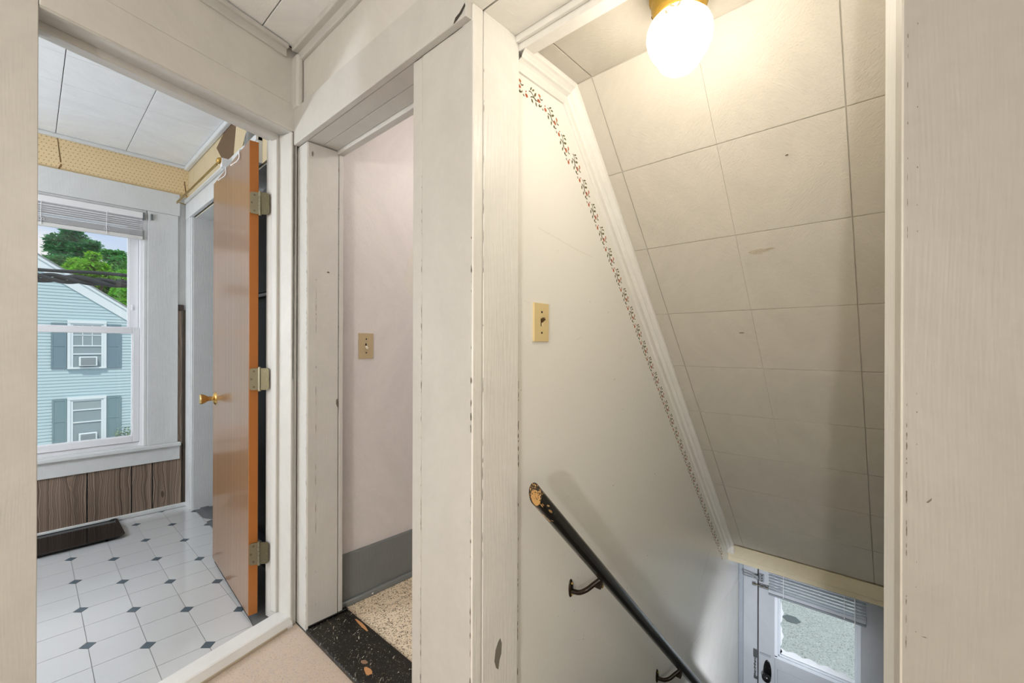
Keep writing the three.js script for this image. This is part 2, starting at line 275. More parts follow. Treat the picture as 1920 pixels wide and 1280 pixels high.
// ---------------------------------------------------------------- stairwell
const XS = -0.798, BEND = -1.149, SY = 1.945, SLOPE = 49.56 * Math.PI / 180, SD = [-Math.cos(SLOPE), -Math.sin(SLOPE)]; // along the slope in (z, y)
const SN = [Math.sin(SLOPE), -Math.cos(SLOPE)];                                                                       // out of the slope, into the stairwell
const onSlope = (s, n = 0) => [BEND + SD[0] * s + SN[0] * n, SY + SD[1] * s + SN[1] * n];
const SLEN = (SY + 0.075) / Math.sin(SLOPE);
{
  const ZA = -0.9, ZB = -3.104, YA = -0.4, YB = 1.96;
  const art = canvas(2048, 2048, (g, w, h) => {
    g.fillStyle = '#f0eee6'; g.fillRect(0, 0, w, h);
    for (let i = 0; i < 60; i++) { g.strokeStyle = `rgba(180,170,146,${rr(0.08, 0.2)})`; g.lineWidth = rr(1, 2); const x = rnd() * w, y = rnd() * h; g.beginPath(); g.moveTo(x, y); g.lineTo(x + rr(-40, 40), y + rr(-12, 12)); g.stroke(); }
    for (let i = 0; i < 160; i++) { g.fillStyle = `rgba(120,105,84,${rr(0.2, 0.6)})`; g.fillRect(rnd() * w, rnd() * h, rr(1, 4), rr(1, 5)); }
    const sx = w / (ZA - ZB), sy = h / (YB - YA), P = (z, y) => [(ZA - z) * sx, (YB - y) * sy];
    // hairline crack across the wall
    g.strokeStyle = 'rgba(200,192,174,.3)'; g.lineWidth = 2; g.beginPath(); [[-1.0, 1.47], [-1.1, 1.455], [-1.2, 1.44], [-1.3, 1.43]].forEach(([z, y], i) => g[i ? 'lineTo' : 'moveTo'](...P(z, y))); g.stroke();
    g.strokeStyle = 'rgba(205,200,190,.9)'; g.lineWidth = 3; g.beginPath(); g.moveTo(...P(-2.55, 0.0)); g.lineTo(...P(-2.36, -0.16)); g.stroke();
    // stencilled border of tulips and leaves that follows the moulding
    const path = [[-0.86, 1.852], [-1.03, 1.842], [-1.095, 1.80], [-1.15, 1.735]];
    for (let s = 0.05; s < 2.6; s += 0.1) { const q = onSlope(s + 0.12, 0.112); path.push(q); }
    const len = [0]; for (let i = 1; i < path.length; i++) len.push(len[i - 1] + Math.hypot(path[i][0] - path[i - 1][0], path[i][1] - path[i - 1][1]));
    const at = (d) => { let i = 1; while (i < path.length - 1 && len[i] < d) i++; const t = (d - len[i - 1]) / (len[i] - len[i - 1]), a = path[i - 1], b = path[i]; return [a[0] + (b[0] - a[0]) * t, a[1] + (b[1] - a[1]) * t, Math.atan2((b[1] - a[1]) * -sy, (b[0] - a[0]) * -sx)]; };
    const mm = sy / 1000, leaf = (x, y, l, b, rot, col) => { g.save(); g.translate(x, y); g.rotate(rot); g.fillStyle = col; g.beginPath(); g.moveTo(0, 0); g.quadraticCurveTo(l * 0.5, -b, l, -b * 0.1); g.quadraticCurveTo(l * 0.5, b, 0, 0); g.fill(); g.restore(); };
    const G = ['#514c28', '#5f5a30', '#413d22'], R = ['#a9532f', '#b5673f', '#9a4526'];
    for (let d = 0.01; d < len[len.length - 1] - 0.06; d += 0.088) {
      const [z, y, a] = at(d), [px, py] = P(z, y); g.save(); g.translate(px, py); g.rotate(a); g.scale(mm * 1.12, mm * 1.3);
      g.lineCap = 'round'; g.strokeStyle = G[2]; g.lineWidth = 2.2; g.beginPath(); g.moveTo(-2, -4); g.bezierCurveTo(12, -12, 22, 12, 40, 2); g.stroke();
      g.beginPath(); g.moveTo(6, 6); g.bezierCurveTo(12, 2, 20, 0, 27, 6); g.stroke();
      leaf(2, -8, 12, 4.6, -0.9, G[0]); leaf(10, -10, 12, 4.6, -0.5, G[1]); leaf(20, -1, 14, 6.4, -0.85, G[1]); leaf(8, 8, 12, 6, 0.7, G[0]); leaf(27, 8, 12, 5.6, 1.0, G[0]); leaf(40, 11, 9, 4, 0.2, G[2]); leaf(57, 12, 8, 3.4, 0.4, G[2]);
      g.strokeStyle = G[0]; g.lineWidth = 2.6; g.beginPath(); g.moveTo(45, -8); g.quadraticCurveTo(51, -2, 57, -8); g.stroke(); g.beginPath(); g.moveTo(44, 8); g.quadraticCurveTo(50, 14, 54, 7); g.stroke();
      leaf(34, 0, 15, 7.6, 0.15, R[0]); leaf(37, -13, 12, 6, 0.2, R[1]); leaf(35, 3, 8, 3, -0.8, R[2]); leaf(66, 8, 13, 8, 0.3, R[0]); leaf(67, 4, 7, 3, -0.7, R[2]);
      g.restore();
    }
  });
  art.wrapS = art.wrapT = THREE.ClampToEdgeWrapping;
  const lower = onSlope(SLEN);
  const poly = [[0.9, YA], [3.104, YA], [3.104, -0.15], [-lower[0] + 0.02, lower[1] + 0.01], [-BEND, SY + 0.02], [0.9, SY + 0.02]];
  const g = prism(poly, 'x', -0.90, XS), p = g.attributes.position, uv = g.attributes.uv;
  for (let i = 0; i < p.count; i++) uv.setXY(i, (ZA - p.getZ(i)) / (ZA - ZB), (p.getY(i) - YA) / (YB - YA));
  const w = struct('wall_stair', 'cream glossy stair wall with a stencilled tulip border under the moulding', 'wall');
  mesh('painted_wall', g, new THREE.MeshPhysicalMaterial({ map: art, roughness: 0.23, bumpMap: rep(bumpPeel, 3.2), bumpScale: 0.0005 }), w);
  box(w, 'lower_wall', M.stair, -0.90, XS, -2.2, YA, -3.2, -0.9);
  const r = struct('wall_stair_right', 'cream wall on the right hand side of the stairs', 'wall');
  box(r, 'panel', M.stair, 0.035, 0.14, -2.2, 2.1, -3.2, -0.81);
}
{ // ceiling tiles of the stairwell: a flat strip, then the slope
  const c = struct('ceiling', 'cream painted square ceiling tiles sloping down over the stairs', 'ceiling');
  const cols = [[-0.80, -0.7112], [-0.709, -0.4076], [-0.4073, -0.1076], [-0.105, 0.04]], rows = [0, 0.303, 0.603, 0.906, 1.192, 1.48, 1.765, 2.05, 2.345, SLEN];
  for (const [a, b] of cols) box(c, 'tile', M.tileCeil, a, b, SY, SY + 0.012, BEND + 0.001, -0.93, 0.0022);
  const tile = (a, b, s0, s1) => {
    const g = new RoundedBoxGeometry(b - a, 0.012, s1 - s0, 2, 0.0007); g.translate((a + b) / 2, 0.006, -(s0 + s1) / 2);
    const m = new THREE.Matrix4().makeBasis(v3(1, 0, 0), v3(0, -SN[1], -SN[0]), v3(0, -SD[1], -SD[0])); m.setPosition(0, SY, BEND); // -z runs down the slope
    return metres(g, [0, 0, s0 * 3]).applyMatrix4(m);
  };
  for (let r = 0; r < rows.length - 1; r++) for (let k = 0; k < cols.length; k++) {
    const [a, b] = cols[k];
    mesh('tile', tile(a, b, rows[r] + 0.0012, rows[r + 1] - 0.0012), M.tileCeil, c);
  }
  const bk = prism([[-BEND, SY + 0.005], [-onSlope(SLEN)[0], onSlope(SLEN)[1] + 0.0065], [-onSlope(SLEN)[0] + 0.1, onSlope(SLEN)[1] + 0.012], [-BEND + 0.08, SY + 0.09], [0.92, SY + 0.09], [0.92, SY + 0.005]], 'x', -0.9, 0.12);
  mesh('backing', bk, M.tileCeil, c);
  // the torn dent in one tile
  const dent = (x, s, w, h, m, n) => { const pts = []; for (let i = 0; i < 12; i++) { const q = i / 12 * 6.283; pts.push(v3(x + Math.cos(q) * w * rr(0.8, 1.2), ...((e) => [e[1], e[0]])(onSlope(s + Math.sin(q) * h * rr(0.6, 1.3), 0.0016)))); } const gg = new THREE.BufferGeometry(), a = []; for (let i = 1; i < 11; i++) a.push(pts[0], pts[i + 1], pts[i]); gg.setFromPoints(a); gg.computeVertexNormals(); mesh(n, metres(gg), m, c); };
  dent(-0.352, 0.672, 0.028, 0.008, paint(0xcfc4ae, 0.7, bumpPeel, 0.004, 6), 'torn_paint'); dent(-0.318, 0.668, 0.013, 0.003, plain(0xb3a68d, 0.8), 'torn_paint');
  dent(-0.455, 1.01, 0.009, 0.003, plain(0x6f624c, 0.8), 'nail_hole'); dent(-0.24, 0.385, 0.004, 0.002, plain(0x6f624c, 0.8), 'nail_hole');
}
{ // moulding where the stair wall meets the ceiling: one mitred sweep, profile [out of the wall, down from the ceiling]
  const prof = [[0, 0.062], [0.006, 0.062], [0.009, 0.056], [0.009, 0.038], [0.014, 0.033], [0.02, 0.03], [0.022, 0.024], [0.028, 0.016], [0.034, 0.012], [0.036, 0.006], [0.036, 0.0]];
  const end = onSlope(SLEN), path = [[-0.9005, SY], [BEND, SY], [end[0], end[1]]], n0 = [0, -1], n1 = SN, k = 1 + n0[0] * n1[0] + n0[1] * n1[1], mit = [(n0[0] + n1[0]) / k, (n0[1] + n1[1]) / k], ns = [n0, mit, n1], pos = [];
  const pt = (i, [a, b]) => [XS + a, path[i][1] + ns[i][1] * b, path[i][0] + ns[i][0] * b];
  for (let s = 0; s < 2; s++) for (let i = 0; i < prof.length - 1; i++) { const A = pt(s, prof[i]), B = pt(s, prof[i + 1]), C = pt(s + 1, prof[i]), D = pt(s + 1, prof[i + 1]); pos.push(...A, ...C, ...B, ...B, ...C, ...D); }
  const g = new THREE.BufferGeometry(); g.setAttribute('position', new THREE.Float32BufferAttribute(pos, 3)); g.computeVertexNormals();
  const m = struct('trim_9', 'stepped cream moulding running down the slope above the stencil', 'moulding');
  mesh('moulding', metres(g), M.stairTrim, m);
  box(m, 'end_block', M.stairTrim, XS, XS + 0.04, end[1] - 0.055, end[1] - 0.005, end[0] - 0.02, end[0] + 0.02, 0.006);
}
{ // ledge board at the foot of the slope
  const t = struct('trim_10', 'yellowed ledge board where the sloping ceiling ends over the entry', 'trim');
  const z = onSlope(SLEN)[0];
  box(t, 'ledge_board', M.ledge, XS, 0.04, -0.1835, -0.088, z - 0.02, z - 0.002, 0.004);
  box(t, 'upper_strip', M.ledge, XS, 0.04, -0.152, -0.079, z - 0.02, z + 0.008, 0.005);
  box(t, 'soffit', M.entry, -0.9, 0.1, -0.18, -0.05, -3.2, z - 0.019);
}
{ // steps and entry floor
  const s = struct('stairs', 'painted wooden stairs going down to the entry', 'stairs');
  for (let k = 0; k < 9; k++) { box(s, 'tread', M.grey, XS, 0.035, -0.2 * (k + 1) - 0.03, -0.2 * (k + 1), -0.93 - 0.2 * (k + 1), -0.9 - 0.2 * k, 0.006); box(s, 'riser', M.stairTrim, XS, 0.035, -0.2 * (k + 1), -0.2 * k - 0.03, -0.93 - 0.2 * k, -0.91 - 0.2 * k); }
  box(s, 'nosing', M.grey, -0.786, 0.035, -0.035, 0.003, -0.935, -0.895, 0.006);
  const f = struct('floor', 'grey painted entry floor at the foot of the stairs', 'floor');
  box(f, 'floor_boards', M.grey, -0.9, 0.14, -2.25, -1.9, -3.2, -2.6);
}
// ---------------------------------------------------------------- entry door at the foot of the stairs
const ZD = -3.104;
{
  const w = struct('wall_entry', 'blue grey painted entry wall round the half glazed door', 'wall');
  box(w, 'panel', M.entry, -0.9, -0.69, -2.2, 0.2, ZD - 0.1, ZD - 0.012); box(w, 'panel', M.entry, -0.03, 0.14, -2.2, 0.2, ZD - 0.1, ZD - 0.012);
  const f = struct('trim_11', 'painted wooden frame of the entry door', 'door frame');
  box(f, 'casing', M.entryDark, -0.797, -0.768, -1.9, -0.18, ZD - 0.02, ZD - 0.004, 0.003); box(f, 'casing_step', M.entryDark, -0.797, -0.77, -0.752, -0.18, ZD - 0.02, ZD - 0.001, 0.003);
  box(f, 'casing', M.entry, -0.767, -0.6865, -1.9, -0.18, ZD - 0.02, ZD + 0.004, 0.004);
  box(f, 'gap_seal', M.crack, -0.688, -0.678, -1.9, -0.18, ZD - 0.03, ZD - 0.022); box(f, 'casing', M.entry, -0.025, 0.035, -1.9, -0.18, ZD - 0.02, ZD + 0.004, 0.004);
  const d = struct('door_2', 'grey half glazed entry door at the foot of the stairs', 'door');
  const E = M.entry, x0 = -0.680, x1 = -0.03;
  box(d, 'stile', E, x0, -0.59, -1.89, -0.05, ZD - 0.04, ZD, 0.003); box(d, 'stile', E, -0.172, x1, -1.89, -0.05, ZD - 0.04, ZD, 0.003);
  box(d, 'top_rail', E, -0.59, -0.172, -0.3, -0.05, ZD - 0.04, ZD, 0.003); box(d, 'lock_rail', E, -0.59, -0.172, -0.862, -0.8, ZD - 0.04, ZD, 0.003); box(d, 'bottom_rail', E, -0.59, -0.172, -1.89, -1.65, ZD - 0.04, ZD, 0.003);
  box(d, 'panel', E, -0.60, -0.16, -1.66, -0.86, ZD - 0.035, ZD - 0.014); box(d, 'panel_moulding', E, -0.592, -0.576, -1.65, -0.864, ZD - 0.02, ZD - 0.004, 0.005); box(d, 'panel_moulding', E, -0.592, -0.172, -0.876, -0.862, ZD - 0.02, ZD - 0.004, 0.005);
  // glazing beads
  const W = plain(0xd9e0e6, 0.4);
  for (const [a, b, c2, e] of [[-0.592, -0.572, -0.80, -0.3], [-0.190, -0.170, -0.80, -0.3], [-0.592, -0.172, -0.806, -0.786]]) box(d, 'glazing_bead', W, a, b, c2, e, ZD - 0.03, ZD + 0.004, 0.004);
  for (const [a, b, c2, e] of [[-0.573, -0.563, -0.79, -0.3], [-0.200, -0.189, -0.79, -0.3], [-0.573, -0.19, -0.788, -0.776]]) box(d, 'glazing_bead', W, a, b, c2, e, ZD - 0.03, ZD - 0.006, 0.003);
  mesh('pane', boxGeo(-0.58, -0.18, -0.795, -0.29, ZD - 0.0235, ZD - 0.0205), new THREE.MeshPhysicalMaterial({ color: 0xf2f8f8, roughness: 0.02, transmission: 1, thickness: 0, ior: 1.5 }), d);
  // scalloped white film along the bottom and the sides of the pane
  const sc = [[-0.565, -0.785], [-0.195, -0.785], [-0.195, -0.765]]; const top = [];
  for (let i = 0; i <= 60; i++) { const x = -0.20 - i / 60 * 0.36; top.push([x, -0.752 + 0.012 * Math.abs(Math.sin((x + 0.2) * 38)) - (x > -0.24 ? 0.01 : 0)]); }
  mesh('scalloped_film', prism([...sc, ...top], 'z', ZD - 0.0195, ZD - 0.0185), plain(0xf0f4f6, 0.7), d);
  const left = [[-0.565, -0.785], [-0.565, -0.31]]; for (let i = 0; i <= 40; i++) { const y = -0.31 - i / 40 * 0.45; left.push([-0.554 + 0.006 * Math.sin(y * 45) + 0.003 * Math.sin(y * 130), y]); }
  mesh('scalloped_film', prism(left, 'z', ZD - 0.0195, ZD - 0.0185), plain(0xf0f4f6, 0.7), d);
  // oval black escutcheon and knob
  const es = lathe([[0, 0.004], [0.02, 0.004], [0.0225, 0.002], [0.023, 0]], 32); es.rotateX(Math.PI / 2); es.scale(1, 3.3, 1); es.translate(-0.63, -0.915, ZD); mesh('escutcheon', es, M.black, d);
  const kn = lathe([[0, 0.055], [0.012, 0.054], [0.022, 0.047], [0.026, 0.036], [0.022, 0.026], [0.011, 0.02], [0.009, 0.004], [0.013, 0]], 28); kn.rotateX(Math.PI / 2); kn.translate(-0.628, -0.93, ZD + 0.003); mesh('knob', kn, M.black, d);
  box(d, 'rail_strip', M.entryDark, -0.672, -0.612, -0.818, -0.806, ZD - 0.001, ZD + 0.006, 0.002);
}
{ // security fittings of the entry door
  const h = thing('swing_latch', 'small steel swing bar latch at the top of the entry door frame', 'latch', [-0.70, -0.335, ZD + 0.004]);
  mesh('loop', tube([[0.02, 0.006, 0.012], [-0.02, 0.011, 0.02], [-0.058, 0.012, 0.024], [-0.065, 0.004, 0.024], [-0.058, -0.002, 0.024], [-0.02, -0.006, 0.02], [0.02, -0.012, 0.012]], 0.0038, 40, 8), M.steel, h);
  box(h, 'plate', M.steel, 0.024, 0.05, -0.024, 0.024, -0.004, 0.003, 0.002); box(h, 'pivot', M.steel, 0.0, 0.022, -0.014, 0.014, 0, 0.018, 0.004);
  for (const y of [-0.016, 0, 0.016]) { const s = new THREE.SphereGeometry(0.0035, 10, 8); s.translate(0.04, y, 0.004); mesh('screw', s, M.dark, h); }
  const b = thing('barrel_bolt', 'narrow steel slide bolt just below the swing latch', 'bolt', [-0.69, -0.385, ZD + 0.002]);
  box(b, 'plate', M.steel, 0.012, 0.078, -0.013, 0.013, -0.002, 0.003, 0.0015); box(b, 'keeper', M.steel, -0.026, -0.004, -0.013, 0.013, 0, 0.004, 0.0015);
  const r = cyl(0.004, 0.004, 0.1, 14); r.rotateZ(Math.PI / 2); r.translate(0.025, 0, 0.008); mesh('rod', r, M.nickel, b); for (const x of [0.02, 0.045, 0.068]) box(b, 'strap', M.steel, x - 0.003, x + 0.003, -0.009, 0.009, 0.002, 0.0135, 0.001);
  const c = thing('door_chain', 'steel door chain hanging beside the black door knob', 'chain', [-0.697, -0.8, ZD + 0.006]);
  box(c, 'anchor_plate', M.steel, -0.011, 0.011, -0.05, 0.002, -0.002, 0.003, 0.0015); box(c, 'end_plate', M.steel, -0.008, 0.012, -0.185, -0.168, -0.002, 0.004, 0.0015);
  for (let i = 0; i < 11; i++) { const t = new THREE.TorusGeometry(0.0056, 0.0019, 6, 14); t.scale(0.75, 1.25, 1); if (i % 2) t.rotateY(Math.PI / 2); t.translate(Math.sin(i) * 0.001, -0.052 - i * 0.0106, 0.006); mesh('link', t, M.steel, c); }
}
{ // raised blind on the entry door
  const b = thing('mini_blind', 'raised grey aluminium mini blind at the top of the entry door glass', 'blind', [-0.383, -0.26, ZD + 0.028]);
  box(b, 'headrail', M.white, -0.235, 0.235, 0.02, 0.045, -0.014, 0.014, 0.002);
  const sl = new THREE.BoxGeometry(0.468, 0.0009, 0.024, 1, 1, 6), p = sl.attributes.position; for (let i = 0; i < p.count; i++) p.setY(i, p.getY(i) + 0.0022 * (1 - (p.getZ(i) / 0.012) ** 2)); sl.rotateX(0.12); sl.computeVertexNormals();
  const slat = plain(0xdfe4ea, 0.35);
  for (let i = 0; i < 7; i++) { const m = mesh('slat', sl, slat, b); m.position.y = 0.006 - i * 0.0182; }
  for (let i = 0; i < 8; i++) { const m = mesh('slat', sl, slat, b); m.position.y = -0.117 - i * 0.0022; }
  box(b, 'bottom_rail', plain(0x7f868b, 0.4), -0.235, 0.235, -0.15, -0.137, -0.012, 0.012, 0.003);
  for (const x of [-0.155, 0.14]) mesh('ladder_cord', tube([[x, 0.02, 0.0135], [x, -0.06, 0.0145], [x, -0.14, 0.0135]], 0.0016, 12, 6), M.white, b);
  mesh('lift_cord', tube([[0.187, 0.02, 0.0165], [0.187, -0.1, 0.017], [0.187, -0.17, 0.016]], 0.0022, 12, 6), M.white, b);
}
// ---------------------------------------------------------------- handrail, switches, stair lamp
{
  const rail = thing('handrail', 'round black painted handrail with a worn bare wood end on the stair wall', 'handrail', [-0.715, 0, 0]);
  const sl = 44.6 * Math.PI / 180, z0 = -0.886, y0 = 0.735, L = 2.6, r = 0.0215, seg = 40;
  const blackWorn = canvas(512, 2048, (g, w, h) => {
    g.fillStyle = '#15120e'; g.fillRect(0, 0, w, h);
    for (let i = 0; i < 120; i++) { g.fillStyle = `rgba(150,140,120,${rr(0.2, 0.7)})`; g.fillRect(rnd() * w, rnd() * h, rr(2, 6), rr(2, 8)); }
    for (let i = 0; i < 46; i++) { g.fillStyle = ['#b9915a', '#a07a46', '#c6a26c'][i % 3]; const x = rnd() * w, y = Math.pow(rnd(), 2) * 75; g.beginPath(); g.ellipse(x, y, rr(4, 16), rr(2, 8), 0.5, 0, 7); g.fill(); }
  }); blackWorn.flipY = false;
  const pos = [], uv = [], idx = [];
  for (let i = 0; i <= 60; i++) for (let k = 0; k <= seg; k++) {
    const a = k / seg * 2 * Math.PI, ox = Math.cos(a) * r, on = Math.sin(a) * r, s = i / 60 * L;          // cut plumb at the top
    const z = z0 - s * Math.cos(sl), y = y0 - s * Math.sin(sl) + on / Math.cos(sl);
    pos.push(ox, y, z); uv.push(k / seg, s / L);
    if (i < 60 && k < seg) { const q = i * (seg + 1) + k; idx.push(q, q + seg + 1, q + 1, q + 1, q + seg + 1, q + seg + 2); }
  }
  const g = new THREE.BufferGeometry(); g.setAttribute('position', new THREE.Float32BufferAttribute(pos, 3)); g.setAttribute('uv', new THREE.Float32BufferAttribute(uv, 2)); g.setIndex(idx); g.computeVertexNormals();
  mesh('rail', g, plain(0xffffff, 0.22, 0, { map: blackWorn, clearcoat: 0.4, clearcoatRoughness: 0.12 }), rail);
  const endTex = canvas(256, 256, (q, w, h) => { q.fillStyle = '#2a2010'; q.fillRect(0, 0, w, h); q.fillStyle = '#b98f55'; q.beginPath(); q.ellipse(140, 165, 100, 82, 0.5, 0, 7); q.fill(); for (let i = 0; i < 130; i++) { q.fillStyle = rnd() < 0.5 ? '#15100a' : '#caa066'; q.beginPath(); q.ellipse(rnd() * w, rnd() * h * 0.75, rr(3, 12), rr(3, 9), 1, 0, 7); q.fill(); } });
  const cap = new THREE.CircleGeometry(r, 40); cap.scale(1, 1 / Math.cos(sl), 1); cap.translate(0, y0, z0); mesh('worn_end', cap, plain(0xffffff, 0.45, 0, { map: endTex }), rail);
  const bracket = (z, y, n, label) => {
    const b = thing('handrail_bracket', label, 'bracket', [0, 0, 0], 0, {}); b.position.set(XS, y, z);
    const pl = lathe([[0, 0.007], [0.007, 0.007], [0.0105, 0.003], [0.011, 0]], 20); pl.rotateZ(-Math.PI / 2); pl.scale(1, 2.7, 1); mesh('wall_plate', pl, plain(0x2a2014, 0.3, 0.6), b);
    mesh('arm', tube([[0.004, -0.008, 0], [0.03, -0.005, -0.004], [0.052, 0.008, -0.012], [0.068, 0.024, -0.03], [0.082, 0.038, -0.045]], 0.0078, 28, 10), plain(0x241a10, 0.3, 0.4), b);
    const cr = boxGeo(-0.011, 0.011, -0.004, 0.004, -0.026, 0.026, 0.003); cr.rotateX(sl); cr.translate(0.083, 0.036, -0.046); mesh('cradle', cr, plain(0x241a10, 0.3, 0.4), b);
    const sc = new THREE.SphereGeometry(0.0068, 14, 10); sc.translate(0.085, 0.018, -0.05); mesh('screw', sc, M.brass, b);
    for (const d of [-0.017, 0.017]) { const q = new THREE.SphereGeometry(0.0042, 12, 8); q.translate(0.006, d, 0); mesh('screw', q, M.agedBrass, b); }
    const dy = y0 - (z0 - (z - 0.046)) * Math.tan(sl) - (y + 0.036);
    return dy;
  };
  const yAt = (z) => y0 - (z0 - z) * Math.tan(sl);
  for (const [z, l] of [[-1.172, 'upper black painted handrail bracket, nearer the switch'], [-1.838, 'lower black painted handrail bracket at the bottom of the picture']]) bracket(z, yAt(z - 0.046) - 0.066, 0, l);
}
function switchPlate(label, pos, turn, color, toggleColor, up) { // faces local +z
  const s = thing('light_switch', label, 'light switch', pos, turn);
  const pm = plain(color, 0.35);
  const sh = new THREE.Shape([[-0.0335, -0.0555], [0.0335, -0.0555], [0.0335, 0.0555], [-0.0335, 0.0555]].map((q) => new THREE.Vector2(...q)));
  const hole = new THREE.Path([[-0.0055, -0.0125], [0.0055, -0.0125], [0.0055, 0.0125], [-0.0055, 0.0125]].map((q) => new THREE.Vector2(...q))); sh.holes.push(hole);
  const g = new THREE.ExtrudeGeometry(sh, { depth: 0.002, bevelEnabled: true, bevelThickness: 0.0035, bevelSize: 0.0015, bevelSegments: 3 }); g.translate(0, 0, 0.0005); mesh('plate', g, pm, s);
  box(s, 'slot', M.dark, -0.0075, 0.0075, -0.015, 0.015, 0, 0.0012);
  const t = boxGeo(-0.0042, 0.0042, -0.0045, 0.0045, 0, 0.017, 0.002); t.rotateX(up ? -0.6 : 0.6); t.translate(0, up ? 0.002 : -0.002, 0.0022); mesh('toggle', t, toggleColor, s);
  for (const y of [-0.0305, 0.0305]) { const c = cyl(0.0032, 0.0032, 0.0014, 16); c.rotateX(Math.PI / 2); c.translate(0, y, 0.0062); mesh('screw', c, M.dark, s); }
}
switchPlate('ivory switch plate with a dark brown toggle on the cream stair wall', [XS, 1.192, -1.0105], Math.PI / 2, 0xe0ca94, plain(0x4a3418, 0.3), true);
switchPlate('tan switch plate with an ivory toggle on the closet wall', [-1.797, 1.122, -1.012], Math.PI / 2, 0xb5a27f, plain(0xe4dccb, 0.35), false);
{
  const l = thing('ceiling_lamp', 'lit white glass globe lamp with a brass canopy over the stairs', 'lamp', [-0.385, SY, -1.0]);
  const canopy = mesh('canopy', lathe([[0, 0.001], [0.052, 0.001], [0.062, -0.002], [0.0665, -0.008], [0.067, -0.018], [0.063, -0.021], [0.062, -0.04], [0.058, -0.054], [0.05, -0.061], [0, -0.061]]), plain(0xc8a44c, 0.25, 1, { bumpMap: rep(bumpPeel, 3), bumpScale: 0.002 }), l);
  for (let i = 0; i < 3; i++) { const s = cyl(0.004, 0.004, 0.014, 12); s.rotateX(Math.PI / 2); s.translate(0, -0.03, 0.061); s.rotateY(i * 2.094 + 0.45); mesh('thumb_screw', s, plain(0x6a4a20, 0.4, 1), canopy); }
  const globe = mesh('globe', lathe([[0.042, -0.056], [0.046, -0.064], [0.057, -0.071], [0.066, -0.081], [0.0715, -0.094], [0.073, -0.109], [0.07, -0.127], [0.062, -0.145], [0.053, -0.158], [0.048, -0.166], [0.044, -0.175], [0.035, -0.184], [0.02, -0.19], [0, -0.192]], 56), plain(0xf6f0e2, 0.3, 0, { emissive: 0xfff3dc, emissiveIntensity: 1.25 }), l);
  // little painted sprigs on the glass
  const sprig = plain(0x9a8a4a, 0.5, 0, { emissive: 0xfff0c8, emissiveIntensity: 0.55 });
  for (let k = 0; k < 3; k++) for (const [da, y, len, tilt] of [[0, -0.083, 0.02, 0.9], [0.18, -0.087, 0.022, -0.6], [-0.16, -0.095, 0.014, 0.4]]) { const a = k * 2.1 + 0.15 + da, s = new THREE.SphereGeometry(1, 12, 8); s.scale(0.0022, len * 0.5, 0.001); s.rotateZ(tilt); s.translate(0, y, 0.0675 + (-0.083 - y) * 0.3); s.rotateY(a); mesh('painted_sprig', s, sprig, globe); }
  const p = new THREE.PointLight(0xfff5e6, LIGHT.stair); p.name = 'stair_lamp_light'; p.position.set(0, -0.115, 0); p.castShadow = true; p.shadow.radius = 3; l.add(p);
}
